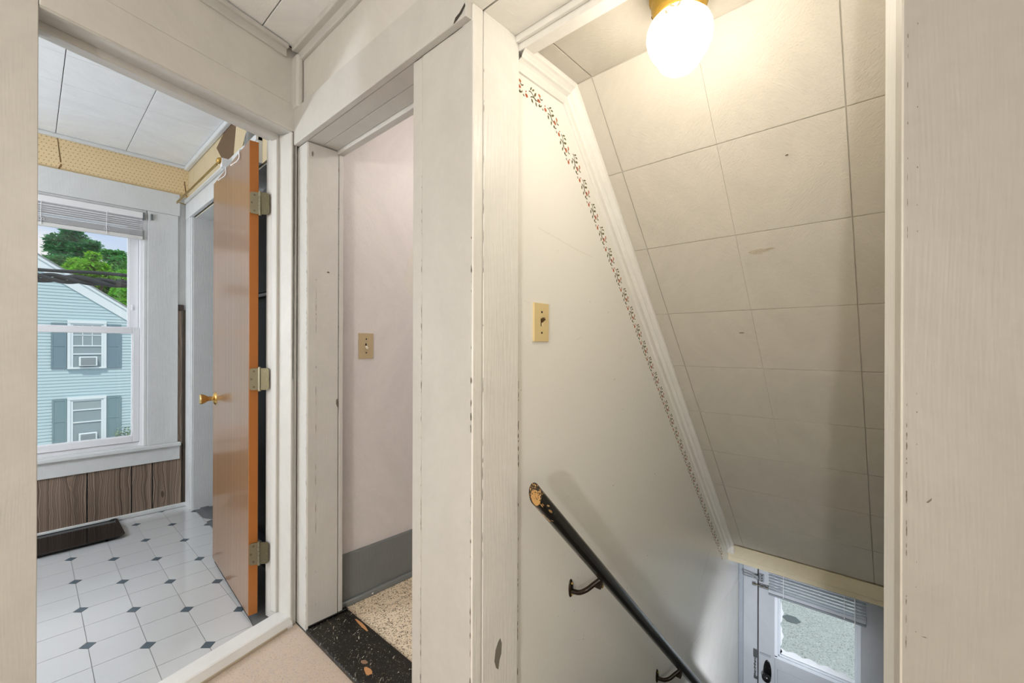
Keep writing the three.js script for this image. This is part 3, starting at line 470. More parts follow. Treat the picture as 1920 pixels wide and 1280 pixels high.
// ---------------------------------------------------------------- kitchen shell
const XW = -3.747, ZK = -0.75;
function clip(poly, nx, ny, d) { const out = []; for (let i = 0; i < poly.length; i++) { const a = poly[i], b = poly[(i + 1) % poly.length], da = a[0] * nx + a[1] * ny - d, db = b[0] * nx + b[1] * ny - d; if (da >= 0) out.push(a); if (da * db < 0) { const t = da / (da - db); out.push([a[0] + (b[0] - a[0]) * t, a[1] + (b[1] - a[1]) * t]); } } return out; }
{
  const f = struct('floor', 'glossy off-white kitchen floor tiles with small slate diamonds', 'floor');
  const bump = rep(bumpPeel, 5), tileM = [0xc9cac9, 0xc7c8c7, 0xcbccca].map((c) => plain(c, 0.2, 0, { bumpMap: bump, bumpScale: 0.0004, clearcoat: 1, clearcoatRoughness: 0.1 })), dia = plain(0x4c5a62, 0.25), seam = plain(0x878782, 0.5);
  const ux = 0.1635, uz = 0.1512, ox = -3.2425, oz = -0.1484, c = 0.165, gp = 0.007;
  // skewed edge of the hall wall on the kitchen side, the near edge of the vinyl
  const n = [0.961, 0.276], lim = -(n[0] * LWO[0] + n[1] * -LWO[2] * -1) ;
  const keep = (poly) => {
    poly = clip(poly, 1, 0, XW + 0.02);
    poly = clip(poly, -0.961, 0.276, -0.961 * (LWO[0] - 0.961 * 0.086) + 0.276 * (LWO[2] + 0.276 * 0.086)); // stay beyond the threshold
    return poly;
  };
  const flat = (poly) => prism(poly.map(([x, z]) => [x, -z]), 'y', -0.002, 0.0006);
  let count = 0;
  for (let i = -6; i <= 4; i++) for (let j = -5; j <= 9; j++) {      // cell between (i,j) and (i+1,j+1): x = ox + ux j, z = oz - uz i
    const even = (i + j) % 2 === 0, q = (a, b) => [ox + ux * (j + a), oz - uz * (i + b)], g = gp;
    // corners (0,0) and (1,1) carry diamonds when i+j is even, else (1,0) and (0,1)
    let poly = even ? [q(c, g), q(1 - g, g), q(1 - g, 1 - c), q(1 - c, 1 - g), q(g, 1 - g), q(g, c)] : [q(g, g), q(1 - c, g), q(1 - g, c), q(1 - g, 1 - g), q(c, 1 - g), q(g, 1 - c)];
    poly = keep(poly); if (poly.length < 3) continue;
    const parts = [];
    for (const [k1, k2] of [[-99, -2.66], [-2.66, 0]]) { let s = clip(clip(poly, 1, 0, k1), -1, 0, -k2); s = k2 < -1 ? clip(s, 0, 1, -0.757) : clip(s, -0.0592, 1, -0.645 + 2.66 * 0.0592); if (s.length > 2) parts.push(s); }
    for (const s of parts) mesh('tile', flat(s), tileM[Math.abs(i * 7 + j * 3) % 3], f);
    if (even) { let d = [[c - 0.012, 0], [0, c - 0.012], [-(c - 0.012), 0], [0, -(c - 0.012)]].map(([a, b]) => q(a, b)); d = q(0, 0)[0] > -2.66 ? clip(keep(d), -0.0592, 1, -0.645 + 2.66 * 0.0592) : clip(keep(d), 0, 1, -0.757); if (d.length > 2) mesh('diamond_tile', flat(d), dia, f); }
    count++;
  }
  mesh('grout_bed', prism([[-4.0, 0.757], [-2.66, 0.757], [-2.66, 0.645], [-1.9, 0.60], [-1.0, -2.7], [-4.0, -2.7]], 'y', -0.02, -0.0006), seam, f);
  mesh('curled_edge', prism([[-3.37, 0.758], [-3.30, 0.79], [-3.29, 0.757]], 'y', 0.0, 0.004), tileM[1], f);
  const g2 = struct('floor', 'dull grey painted floor under the open wooden door and beyond', 'floor');
  box(g2, 'floor_boards', paint(0x6f7070, 0.55, bumpStrokeH), -3.8, -1.7, -0.03, -0.002, -1.9, -0.6);
  mesh('sill_strip', boxGeo(-3.7, -1.95, -0.01, 0.006, -0.84, -0.79, 0.004), paint(0x5f6163, 0.5), g2);
}
// kitchen window wall: plane x = XW, faces +x
{
  const w = struct('wall_window', 'kitchen window wall, painted, papered above and panelled below', 'wall');
  const wall = (y0, y1, z0, z1, m = M.kitWhite, n = 'panel') => box(w, n, m, XW - 0.16, XW, y0, y1, z0, z1);
  wall(-0.1, 0.46, -0.9, 2.6); wall(1.99, 2.45, -0.9, 2.6); wall(0.46, 1.99, -0.9, -0.505); wall(0.46, 1.99, 0.42, 2.6);
  const paper = canvas(512, 512, (g, W, H) => {
    g.fillStyle = '#e4cb9e'; g.fillRect(0, 0, W, H); g.fillStyle = '#d5bb8b'; for (let i = 0; i < 3000; i++) g.fillRect(rnd() * W, rnd() * H, rr(2, 9), 2);
    for (let r = 0; r < 16; r++) for (let q = 0; q < 16; q++) { g.fillStyle = '#a4805c'; g.beginPath(); g.ellipse((q + (r % 2) * 0.5) * 32 + 8, r * 32 + 16, 4.2, 3.4, 0.6, 0, 7); g.fill(); g.fillStyle = '#8d8f5c'; g.fillRect((q + (r % 2) * 0.5) * 32 + 11, r * 32 + 18, 4, 3); }
  }); paper.repeat.set(3.1, 3.1);
  const pm = plain(0xffffff, 0.7, 0, { map: paper });
  for (const [a, b] of [[-0.113, 1.4], [-0.638, -0.1135], [-0.75, -0.6385]]) box(w, 'wallpaper', pm, XW, XW + 0.0012, 2.16, KCEIL, a, b);
  mesh('paper_tear', prism([[0.108, 2.36], [0.112, 2.36], [0.118, 2.30], [0.127, 2.215], [0.121, 2.213], [0.113, 2.30]], 'x', XW + 0.001, XW + 0.002), plain(0x7a5e3a, 0.9), w);
  mesh('paper_tear', prism([[0.124, 2.207], [0.131, 2.20], [0.119, 2.172], [0.112, 2.176]], 'x', XW + 0.001, XW + 0.002), plain(0x8a6a44, 0.9), w);
  mesh('paper_tear', prism([[0.722, 2.27], [0.728, 2.27], [0.74, 2.17], [0.733, 2.17]], 'x', XW + 0.001, XW + 0.002), plain(0x7a5e3a, 0.9), w);
  // wood panelling: one mesh per board
  const grain = (k) => canvas(512, 1024, (g, W, H) => {
    g.fillStyle = '#85705f'; g.fillRect(0, 0, W, H);
    const kn = [[rr(0.3, 0.7) * W, rr(0.25, 0.75) * H, rr(24, 60)]];
    for (let i = 0; i < 300; i++) {
      const x0 = i / 300 * W * 1.1 - 20, dk = rnd(); g.strokeStyle = dk < 0.5 ? `rgba(50,38,30,${rr(0.15, 0.6)})` : `rgba(190,170,152,${rr(0.1, 0.45)})`; g.lineWidth = rr(1, 4.5); g.beginPath();
      for (let y = -10; y <= H + 10; y += 14) { let x = x0 + 60 * fbm(x0 * 0.004 + k * 9, y * 0.0022, k * 3.7, 3) + 6 * fbm(x0 * 0.02, y * 0.012, k, 2); for (const [cx, cy, r] of kn) { const dx = x - cx, dy = (y - cy) / 2.4, q = Math.exp(-(dx * dx + dy * dy) / (r * r * 2.4)); x += Math.sign(dx || 1) * q * r * 0.95; } g[y < 0 ? 'moveTo' : 'lineTo'](x, y); }
      g.stroke();
    }
    for (const [cx, cy, r] of kn) for (let q = 5; q > 0; q--) { g.fillStyle = q % 2 ? '#43342a' : '#66543f'; g.beginPath(); g.ellipse(cx, cy, r * 0.13 * q, r * 0.26 * q, 0.1, 0, 7); g.fill(); }
  });
  const gm = [0, 1, 2, 3].map((k) => plain(0xffffff, 0.5, 0, { map: grain(k) }));
  const plank = (z0, z1, y0, y1, k) => { const g = boxGeo(XW, XW + 0.008, y0, y1, z0 + 0.003, z1 - 0.003, 0.003), p = g.attributes.position; for (let i = 0; i < p.count; i++) g.attributes.uv.setXY(i, (p.getZ(i) - z0) / 0.23, (p.getY(i) + 0.05 * k) / 0.62); mesh('plank', g, gm[k], w); };
  plank(-0.715, -0.555, 0.02, 0.44, 3); plank(-0.555, -0.449, 0.02, 0.44, 2); plank(-0.449, -0.241, 0.02, 0.44, 1); plank(-0.241, -0.02, 0.02, 0.44, 0); plank(-0.02, 0.2, 0.02, 0.44, 2); plank(0.2, 0.42, 0.02, 0.44, 3);
  plank(-0.716, -0.684, 0.44, 1.365, 3);
  box(w, 'groove_backing', M.dark, XW, XW + 0.003, 0.02, 0.44, -0.75, 0.42); box(w, 'panel_cap', plain(0x40332c, 0.5), XW, XW + 0.014, 1.366, 1.405, -0.722, -0.684, 0.003);
  box(w, 'dark_corner_strip', plain(0x3c2f22, 0.6), XW, XW + 0.012, 0.03, 1.37, -0.735, -0.717, 0.003);
  const b = struct('baseboard_window', 'narrow white baseboard under the brown panelling', 'baseboard');
  box(b, 'board', M.kitWhite, XW, XW + 0.018, 0.0, 0.028, -0.74, 1.4, 0.004);
}
{ // window in the kitchen: casing, stool, apron, vinyl double hung sashes, panes
  const w = struct('window_1', 'white double hung kitchen window looking out on a blue house', 'window');
  const K = M.kitWhite, V = M.vinylFrame;
  box(w, 'head_casing', K, XW, XW + 0.024, 2.016, 2.165, -0.697, 0.6, 0.003); box(w, 'side_casing', K, XW, XW + 0.02, 0.457, 2.0155, -0.688, -0.5245, 0.003); box(w, 'side_casing', K, XW, XW + 0.02, 0.457, 2.0155, 0.44, 0.6, 0.003);
  box(w, 'stop', K, XW - 0.05, XW + 0.012, 0.457, 2.0, -0.5235, -0.506, 0.003); box(w, 'stop', K, XW - 0.05, XW + 0.012, 0.457, 2.0, 0.424, 0.44, 0.003); box(w, 'stop', K, XW - 0.05, XW + 0.01, 1.985, 2.016, -0.52, 0.44, 0.003);
  box(w, 'stool', K, XW - 0.06, XW + 0.045, 0.432, 0.457, -0.703, 0.62, 0.006); box(w, 'apron', K, XW, XW + 0.022, 0.338, 0.4315, -0.70, 0.6, 0.003);
  box(w, 'frame', V, XW - 0.11, XW - 0.03, 0.457, 0.484, -0.506, 0.424, 0.003); box(w, 'frame', V, XW - 0.11, XW - 0.012, 0.457, 1.985, -0.5065, -0.490, 0.002); box(w, 'frame', V, XW - 0.11, XW - 0.012, 0.457, 1.985, 0.405, 0.424, 0.002); box(w, 'frame', V, XW - 0.11, XW - 0.03, 1.95, 1.985, -0.49, 0.41, 0.002);
  const glass = new THREE.MeshPhysicalMaterial({ color: 0xffffff, roughness: 0.01, transmission: 1, thickness: 0, ior: 1.5 });
  const sash = (n, xa, xb, y0, y1, z0, z1, st, top, bot) => {
    const s = new THREE.Group(); s.name = n; w.add(s);
    box(s, 'stile', V, xa, xb, y0, y1, z0, z0 + st, 0.003); box(s, 'stile', V, xa, xb, y0, y1, z1 - st, z1, 0.003);
    box(s, 'rail', V, xa, xb, y1 - top, y1, z0 + st, z1 - st, 0.003); box(s, 'rail', V, xa, xb, y0, y0 + bot, z0 + st, z1 - st, 0.003);
    const xm = (xa + xb) / 2; box(s, 'pane', glass, xm - 0.0015, xm + 0.0015, y0 + bot, y1 - top, z0 + st, z1 - st);
    const bead = plain(0xf0f0f2, 0.35); box(s, 'glazing_bead', bead, xm, xb - 0.004, y0 + bot - 0.001, y0 + bot + 0.006, z0 + st, z1 - st, 0.002); box(s, 'glazing_bead', bead, xm, xb - 0.004, y0 + bot, y1 - top, z0 + st, z0 + st + 0.006, 0.002);
    return s;
  };
  sash('lower_sash', XW - 0.052, XW - 0.018, 0.486, 1.238, -0.489, 0.405, 0.034, 0.038, 0.04);
  const up = sash('upper_sash', XW - 0.094, XW - 0.06, 1.2, 1.95, -0.489, 0.405, 0.05, 0.04, 0.038);
  box(up, 'night_latch', V, XW - 0.062, XW - 0.054, 1.355, 1.39, -0.462, -0.452, 0.002);
}
{ // raised blind in the kitchen window
  const b = thing('mini_blind', 'raised white mini blind bunched at the top of the kitchen window', 'blind', [XW + 0.012, 1.9, -0.045]);
  const w = plain(0xe9e8e8, 0.42), z0 = -0.455, z1 = 0.46;
  box(b, 'headrail', w, -0.02, 0.016, 0.058, 0.096, z0, z1, 0.003);
  const sl = new THREE.BoxGeometry(0.026, 0.0011, z1 - z0 - 0.006, 6, 1, 1), p = sl.attributes.position; for (let i = 0; i < p.count; i++) p.setY(i, p.getY(i) + 0.003 * (1 - (p.getX(i) / 0.013) ** 2)); sl.rotateZ(-0.5); sl.computeVertexNormals();
  for (let i = 0; i < 6; i++) { const m = mesh('slat', sl, w, b); m.position.set(0.004, 0.046 - i * 0.0128, (z0 + z1) / 2); }
  for (let i = 0; i < 11; i++) { const m = mesh('slat', sl, w, b); m.rotation.z = 0.45; m.position.set(0.004, -0.027 - i * 0.003, (z0 + z1) / 2); }
  box(b, 'bottom_rail', plain(0xdcdad6, 0.45), -0.014, 0.016, -0.082, -0.06, z0, z1, 0.004);
  for (const z of [-0.28, 0.0, 0.3]) { mesh('ladder_cord', tube([[0.018, 0.06, z], [0.02, 0.0, z + 0.002], [0.019, -0.075, z]], 0.0018, 14, 6), w, b); for (const q of [-1, 1]) { const t = new THREE.TorusGeometry(0.006, 0.0012, 6, 14); t.rotateY(Math.PI / 2); t.translate(0.0205, -0.045, z + q * 0.006); mesh('cord_loop', t, w, b); } }
  box(b, 'bracket', M.steel, -0.02, 0.018, 0.05, 0.097, z0 - 0.009, z0 - 0.001, 0.002);
  box(b, 'bracket', M.steel, 0.012, 0.022, 0.055, 0.095, z0 - 0.05, z0 - 0.038, 0.002);
}
{ // kitchen wall with the second doorway, plane z = ZK, faces +z
  const w = struct('wall_kitchen', 'beige papered kitchen wall above the second doorway', 'wall');
  const pb = plain(0xd3c09a, 0.75, 0, { bumpMap: rep(bumpPeel, 6), bumpScale: 0.0012, map: mottle1 });
  box(w, 'panel', M.kitWhite, -3.9, -3.60, -0.05, 2.45, ZK - 0.12, ZK); box(w, 'panel', pb, -3.60, -1.95, 2.0, 2.45, ZK - 0.12, ZK); box(w, 'panel', pb, -3.747, -3.6, 2.13, 2.45, ZK - 0.001, ZK + 0.0005); box(w, 'panel', pb, -2.0, -1.8, -0.05, 2.45, ZK - 0.12, ZK - 0.02);
  mesh('bare_board', prism([[-2.72, 2.345], [-2.60, 2.30], [-2.70, 2.17], [-2.76, 2.11], [-2.85, 2.12], [-3.06, 2.305], [-2.80, 2.38]], 'z', ZK, ZK + 0.002), plain(0x6b5339, 0.85, 0, { bumpMap: rep(bumpPeel, 4), bumpScale: 0.003 }), w);
  // a flap of wallpaper curling away from the bare patch
  const pos = [], idx = []; for (let i = 0; i <= 10; i++) for (let j = 0; j <= 10; j++) { const u = i / 10, v = j / 10, y = 2.14 + 0.22 * v, xb = -2.705 + 0.125 * v, x = xb + u * (0.10 + 0.1 * v); pos.push(x, y, ZK + 0.004 + 0.016 * Math.pow(1 - u, 2) * (0.4 + v)); if (i < 10 && j < 10) { const q = i * 11 + j; idx.push(q, q + 11, q + 1, q + 1, q + 11, q + 12); } }
  const g = new THREE.BufferGeometry(); g.setAttribute('position', new THREE.Float32BufferAttribute(pos, 3)); g.setIndex(idx); g.computeVertexNormals(); mesh('wallpaper_flap', metres(g), pb, w);
  const pos2 = [], idx2 = []; for (let i = 0; i <= 10; i++) for (let j = 0; j <= 10; j++) { const u = i / 10, v = j / 10; pos2.push(-2.44 + 0.05 * u + 0.03 * v, 2.0 + 0.26 * v, ZK + 0.006 + 0.035 * Math.sin(u * 5 + v * 3) ** 2); if (i < 10 && j < 10) { const q = i * 11 + j; idx2.push(q, q + 11, q + 1, q + 1, q + 11, q + 12); } }
  const g2 = new THREE.BufferGeometry(); g2.setAttribute('position', new THREE.Float32BufferAttribute(pos2, 3)); g2.setIndex(idx2); g2.computeVertexNormals(); mesh('crumpled_paper', metres(g2), plain(0x9b9a97, 0.7), w);
  const c = struct('trim_12', 'white painted casing of the doorway behind the open wooden door', 'door frame');
  box(c, 'casing', M.kitWhite, -3.735, -3.62, 0, 2.0, ZK - 0.01, ZK + 0.018, 0.003); box(c, 'casing_lip', M.kitWhite, -3.622, -3.604, 0, 2.0, ZK - 0.03, ZK + 0.011, 0.004);
  box(c, 'head_casing', M.kitWhite, -3.735, -2.3, 2.0, 2.13, ZK - 0.01, ZK + 0.02, 0.003); box(c, 'head_cap', M.kitWhite, -3.735, -2.3, 2.105, 2.135, ZK - 0.01, ZK + 0.028, 0.004);
  box(c, 'jamb', M.kitWhite, -3.62, -3.61, 0, 2.0, ZK - 0.13, ZK - 0.012); box(c, 'head_jamb', M.kitWhite, -3.62, -1.98, 1.995, 2.01, ZK - 0.13, ZK - 0.012);
  const r = struct('wall_back_closet', 'plain painted walls of the closet behind the wooden door', 'wall');
  box(r, 'panel', M.plainRoom, -3.8, -1.9, -0.05, 2.45, -1.9, -1.75); box(r, 'panel', M.plainRoom, -3.9, -3.62, -0.05, 2.45, -1.8, ZK - 0.12); box(r, 'panel', M.plainRoom, -2.0, -1.82, -0.05, 2.45, -1.8, ZK - 0.12); box(r, 'ceiling_panel', M.plainRoom, -3.9, -1.82, 2.01, 2.2, -1.9, ZK - 0.1);
}
{ // ceiling of the kitchen: foot-square tiles
  const c = struct('ceiling', 'white painted square ceiling tiles in the kitchen', 'ceiling');
  const zs = [-0.727, -0.4155, -0.1025]; for (let k = 1; k < 9; k++) zs.push(-0.1025 + 0.3125 * k);
  const xs = [XW, -3.605, -3.30, -2.995, -2.69, -2.385, -2.08, -1.775, -1.47, -1.165];
  for (let a = 0; a < zs.length - 1; a++) for (let b = 0; b < xs.length - 1; b++) { const fine = a % 2 ? 0.0008 : 0.0005; box(c, 'tile', M.kitCeil, xs[b] + fine, xs[b + 1] - fine, KCEIL, KCEIL + 0.01, zs[a] + 0.0014, zs[a + 1] - 0.0014, 0.0015); }
  box(c, 'backing', M.crack, -3.9, -1.1, KCEIL + 0.0102, KCEIL + 0.03, -0.9, 2.7);
  const m = struct('trim_13', 'small white cove moulding round the kitchen ceiling', 'moulding');
  box(m, 'moulding', M.kitWhite, XW, XW + 0.026, KCEIL - 0.022, KCEIL, -0.745, 2.6, 0.007); box(m, 'moulding', M.kitWhite, -3.74, -1.95, KCEIL - 0.03, KCEIL, ZK, ZK + 0.028, 0.008);
  const n = struct('wall_kitchen_rear', 'white walls closing the kitchen beyond the picture', 'wall');
  box(n, 'panel', M.kitWhite, -3.9, -0.9, -0.1, 2.45, 2.6, 2.75);
  const s = struct('roof', 'roof deck over the upstairs rooms', 'roof');
  box(s, 'deck', M.shell, -4.0, 1.7, 2.45, 2.6, -3.4, 2.9);
}
// ---------------------------------------------------------------- the open wooden door
{
  const d = struct('door_1', 'open varnished wooden slab door with an orange edge and brass knob', 'door', [-1.979, 0.02, -0.598], Math.PI - 0.06);
  const grain = canvas(1024, 2048, (g, w, h) => {
    g.fillStyle = '#84603f'; g.fillRect(0, 0, w, h);
    for (let i = 0; i < 900; i++) { const x = rnd() * w; g.strokeStyle = rnd() < 0.5 ? `rgba(104,76,54,${rr(0.05, 0.3)})` : `rgba(176,144,114,${rr(0.05, 0.28)})`; g.lineWidth = rr(1, 4); g.beginPath(); for (let y = 0; y <= h; y += 64) g[y ? 'lineTo' : 'moveTo'](x + 10 * fbm(x * 0.01, y * 0.002, 3, 2), y); g.stroke(); }
    for (let i = 0; i < 5200; i++) { g.fillStyle = `rgba(108,72,46,${rr(0.1, 0.4)})`; g.fillRect(rnd() * w, rnd() * h, 1.5, rr(8, 40)); }
  });
  const gb = field(256, (u, v) => 0.5 + 0.6 * ring(u, v, 120, 5, 3, 3));
  grain.repeat.set(1 / 0.7, 1 / 1.95);
  box(d, 'slab', plain(0xffffff, 0.3, 0, { specularIntensity: 0.3, map: grain, bumpMap: rep(gb, 3), bumpScale: 0.0004, clearcoat: 0.42, clearcoatRoughness: 0.12 }), 0.0015, 0.686, 0, 1.94, 0, 0.035, 0.002);
  box(d, 'edge_band', M.orange, 0, 0.003, 0.001, 1.939, 0.001, 0.034, 0.001);
  // knob: rose, neck, tulip shaped knob; faces local -z
  const rose = lathe([[0, 0.012], [0.014, 0.012], [0.024, 0.008], [0.032, 0.003], [0.033, 0]], 36); rose.rotateX(-Math.PI / 2); rose.translate(0.632, 0.833, 0); const ro = mesh('knob_rose', rose, M.brass, d);
  const kn = lathe([[0, 0.068], [0.015, 0.068], [0.0245, 0.0655], [0.026, 0.06], [0.0215, 0.046], [0.014, 0.034], [0.0105, 0.028], [0.0125, 0.022], [0.0105, 0.016], [0.013, 0.01]], 36); kn.rotateX(-Math.PI / 2); kn.translate(0.632, 0.833, 0); mesh('knob', kn, plain(0xd8b878, 0.14, 1), d);
  // hinges: two leaves with rounded corners, knuckles and pin
  const leafShape = (w, sgn) => { const s = new THREE.Shape(), r = 0.013, h = 0.0445; s.moveTo(0, -h); s.lineTo(sgn * (w - r), -h); s.quadraticCurveTo(sgn * w, -h, sgn * w, -h + r); s.lineTo(sgn * w, h - r); s.quadraticCurveTo(sgn * w, h, sgn * (w - r), h); s.lineTo(0, h); s.closePath(); return s; };
  const hinge = (y, label) => {
    const h = new THREE.Group(); h.name = 'hinge'; h.userData.label = label; h.rotation.y = -(Math.PI - 0.06); h.position.copy(v3(-1.9615 + 1.979, y - 0.02, -0.632 + 0.598).applyAxisAngle(v3(0, 1, 0), -(Math.PI - 0.06))); d.add(h);
    const leaf = (w, dir, n, mat) => {                                 // dir: direction of the leaf away from the pin, in plan
      const g = new THREE.ExtrudeGeometry(leafShape(w, 1), { depth: 0.0022, bevelEnabled: false, curveSegments: 6 });
      const L = Math.hypot(dir[0], dir[1]), ux = dir[0] / L, uz = dir[1] / L;
      g.applyMatrix4(new THREE.Matrix4().makeBasis(v3(ux, 0, uz), v3(0, 1, 0), v3(-uz, 0, ux))); const m = mesh(n, g, mat, h);
      for (const [a, b] of [[0.55, 0.032], [0.8, 0], [0.55, -0.032]]) { const c = cyl(0.0042, 0.0042, 0.001, 14); c.rotateX(Math.PI / 2); c.translate(a * w, b, 0); for (const s of [-0.0006, 0.0028]) { const q = c.clone(); q.translate(0, 0, s); q.applyMatrix4(new THREE.Matrix4().makeBasis(v3(ux, 0, uz), v3(0, 1, 0), v3(-uz, 0, ux))); mesh('screw', q, plain(0x6d6858, 0.4, 0.8), h); } }
    };
    leaf(0.036, [-0.0105, 0.034], 'door_leaf', M.nickel); leaf(0.037, [0.024, -0.029], 'jamb_leaf', plain(0x68634f, 0.4, 1));
    for (let k = 0; k < 5; k++) { const c = cyl(0.0065, 0.0065, 0.0168, 16); c.translate(0, -0.0356 + k * 0.0178, 0); mesh('knuckle', c, M.nickel, h); }
    for (const q of [-0.0465, 0.0465]) { const c = cyl(0.0055, 0.0055, 0.006, 14); c.translate(0, q, 0); mesh('pin_tip', c, M.nickel, h); }
  };
  hinge(1.704, 'topmost nickel hinge on the orange door edge'); hinge(0.985, 'middle nickel hinge level with the brass knob'); hinge(0.272, 'lowest nickel hinge near the floor, on the orange door edge');
  const hook = (x, label, s) => {
    const h = thing('door_hook', label, 'hook', [0, 0, 0]); const q = new THREE.Vector3(x, 1.94, 0).applyAxisAngle(v3(0, 1, 0), Math.PI - 0.06).add(v3(-1.979, 0.02, -0.598)); h.position.copy(q); h.rotation.y = Math.PI - 0.06;
    mesh('strap', tube([[0, -0.012, 0.038], [0, 0.003, 0.036], [0, 0.003, -0.002], [0, -0.03 * s, -0.004], [0.004, -0.045 * s, -0.01], [0.018, -0.066 * s, -0.03]], 0.0028, 40, 8), M.white, h);
    const e = new THREE.SphereGeometry(0.0036, 10, 8); e.translate(0.018, -0.066 * s, -0.03); mesh('tip', e, M.white, h);
  };
  hook(0.145, 'white wire hook over the door top, nearer the hinges', 1); hook(0.39, 'white wire hook over the door top, beside the curtain rod', 0.95);
}
{ // black cabinet seen through the gap behind the door
  const CB = plain(0x070708, 0.55, 0, { specularIntensity: 0.25 }); const c = thing('cabinet', 'tall black cabinet glimpsed in the gap behind the open wooden door', 'cabinet', [-2.42, 0.0, -0.95]);
  box(c, 'body', CB, -0.34, 0.34, 0.13, 1.86, -0.3, 0.12, 0.004); box(c, 'upper_door', CB, -0.33, 0.33, 1.40, 1.85, 0.121, 0.135, 0.003); box(c, 'lower_door', CB, -0.33, 0.33, 0.2, 1.33, 0.121, 0.135, 0.003); box(c, 'ledge', plain(0x232528, 0.4), -0.33, 0.33, 1.375, 1.392, 0.121, 0.15, 0.003);
  box(c, 'base_drawer', plain(0x3a424e, 0.4), -0.33, 0.33, 0.03, 0.128, 0.05, 0.16, 0.004); for (const x of [-0.3, 0.3]) box(c, 'foot', M.black, x - 0.02, x + 0.02, 0, 0.13, -0.25, 0.04, 0.003);
}
{ // curtain rod over the second doorway
  const r = thing('curtain_rod', 'thin brass curtain rod with a ball end over the second doorway', 'curtain rod', [-2.70, 2.10, -0.672]);
  const g = cyl(0.0045, 0.0045, 0.98, 14); g.rotateZ(Math.PI / 2); g.translate(-0.49, 0, 0); mesh('rod', g, M.agedBrass, r);
  const g2 = cyl(0.0032, 0.0032, 0.94, 12); g2.rotateZ(Math.PI / 2); g2.translate(-0.49, -0.014, 0.004); mesh('inner_rod', g2, M.agedBrass, r);
  const b = new THREE.SphereGeometry(0.0155, 24, 16); b.translate(0.014, 0, 0); mesh('ball_end', b, M.brass, r);
  const k = lathe([[0, 0.012], [0.011, 0.011], [0.013, 0.004], [0.01, 0]], 20); k.rotateZ(Math.PI / 2); k.translate(-0.001, 0, 0); mesh('collar', k, M.brass, r);
  box(r, 'bracket', M.white, 0.004, 0.032, -0.035, 0.012, -0.078, -0.004, 0.003); mesh('hook', tube([[-0.975, 0, 0], [-0.985, 0, -0.01], [-0.985, -0.004, -0.05]], 0.003, 16, 8), M.agedBrass, r);
  mesh('hook', tube([[0.004, -0.012, -0.06], [0.01, -0.014, 0], [0.016, -0.004, 0.008]], 0.003, 16, 8), M.agedBrass, r);
}
{ // black boot tray
  const t = thing('boot_tray', 'shiny black plastic boot tray on the kitchen floor under the window', 'tray', [-3.555, 0.0, -0.01]);
  const ring2 = (hx, hz, r, n = 6) => { const pts = []; for (const [sx, sz, a0] of [[1, 1, 0], [-1, 1, 1], [-1, -1, 2], [1, -1, 3]]) for (let i = 0; i <= n; i++) { const a = (a0 + i / n) * Math.PI / 2; pts.push([sx * (hx - r) + Math.cos(a) * r, sz * (hz - r) + Math.sin(a) * r]); } return pts; };
  const loops = [[0.165, 0.345, 0.03, 0.0], [0.18, 0.36, 0.034, 0.012], [0.188, 0.368, 0.036, 0.017], [0.19, 0.37, 0.037, 0.0195], [0.187, 0.367, 0.036, 0.021], [0.178, 0.358, 0.033, 0.0195], [0.172, 0.352, 0.03, 0.0135], [0.166, 0.346, 0.026, 0.012]];
  const pos = [], idx = [], N = 28; for (const [hx, hz, r, y] of loops) for (const [x, z] of ring2(hx, hz, r)) pos.push(x, y, z);
  for (let l = 0; l < loops.length - 1; l++) for (let i = 0; i < N; i++) { const a = l * N + i, b = l * N + (i + 1) % N; idx.push(a, a + N, b, b, a + N, b + N); }
  const c0 = pos.length / 3; pos.push(0, 0.012, 0); for (let i = 0; i < N; i++) idx.push((loops.length - 1) * N + i, c0, (loops.length - 1) * N + (i + 1) % N);
  const g = new THREE.BufferGeometry(); g.setAttribute('position', new THREE.Float32BufferAttribute(pos, 3)); g.setIndex(idx); g.computeVertexNormals(); mesh('tray', metres(g), plain(0x08080a, 0.12), t);
}
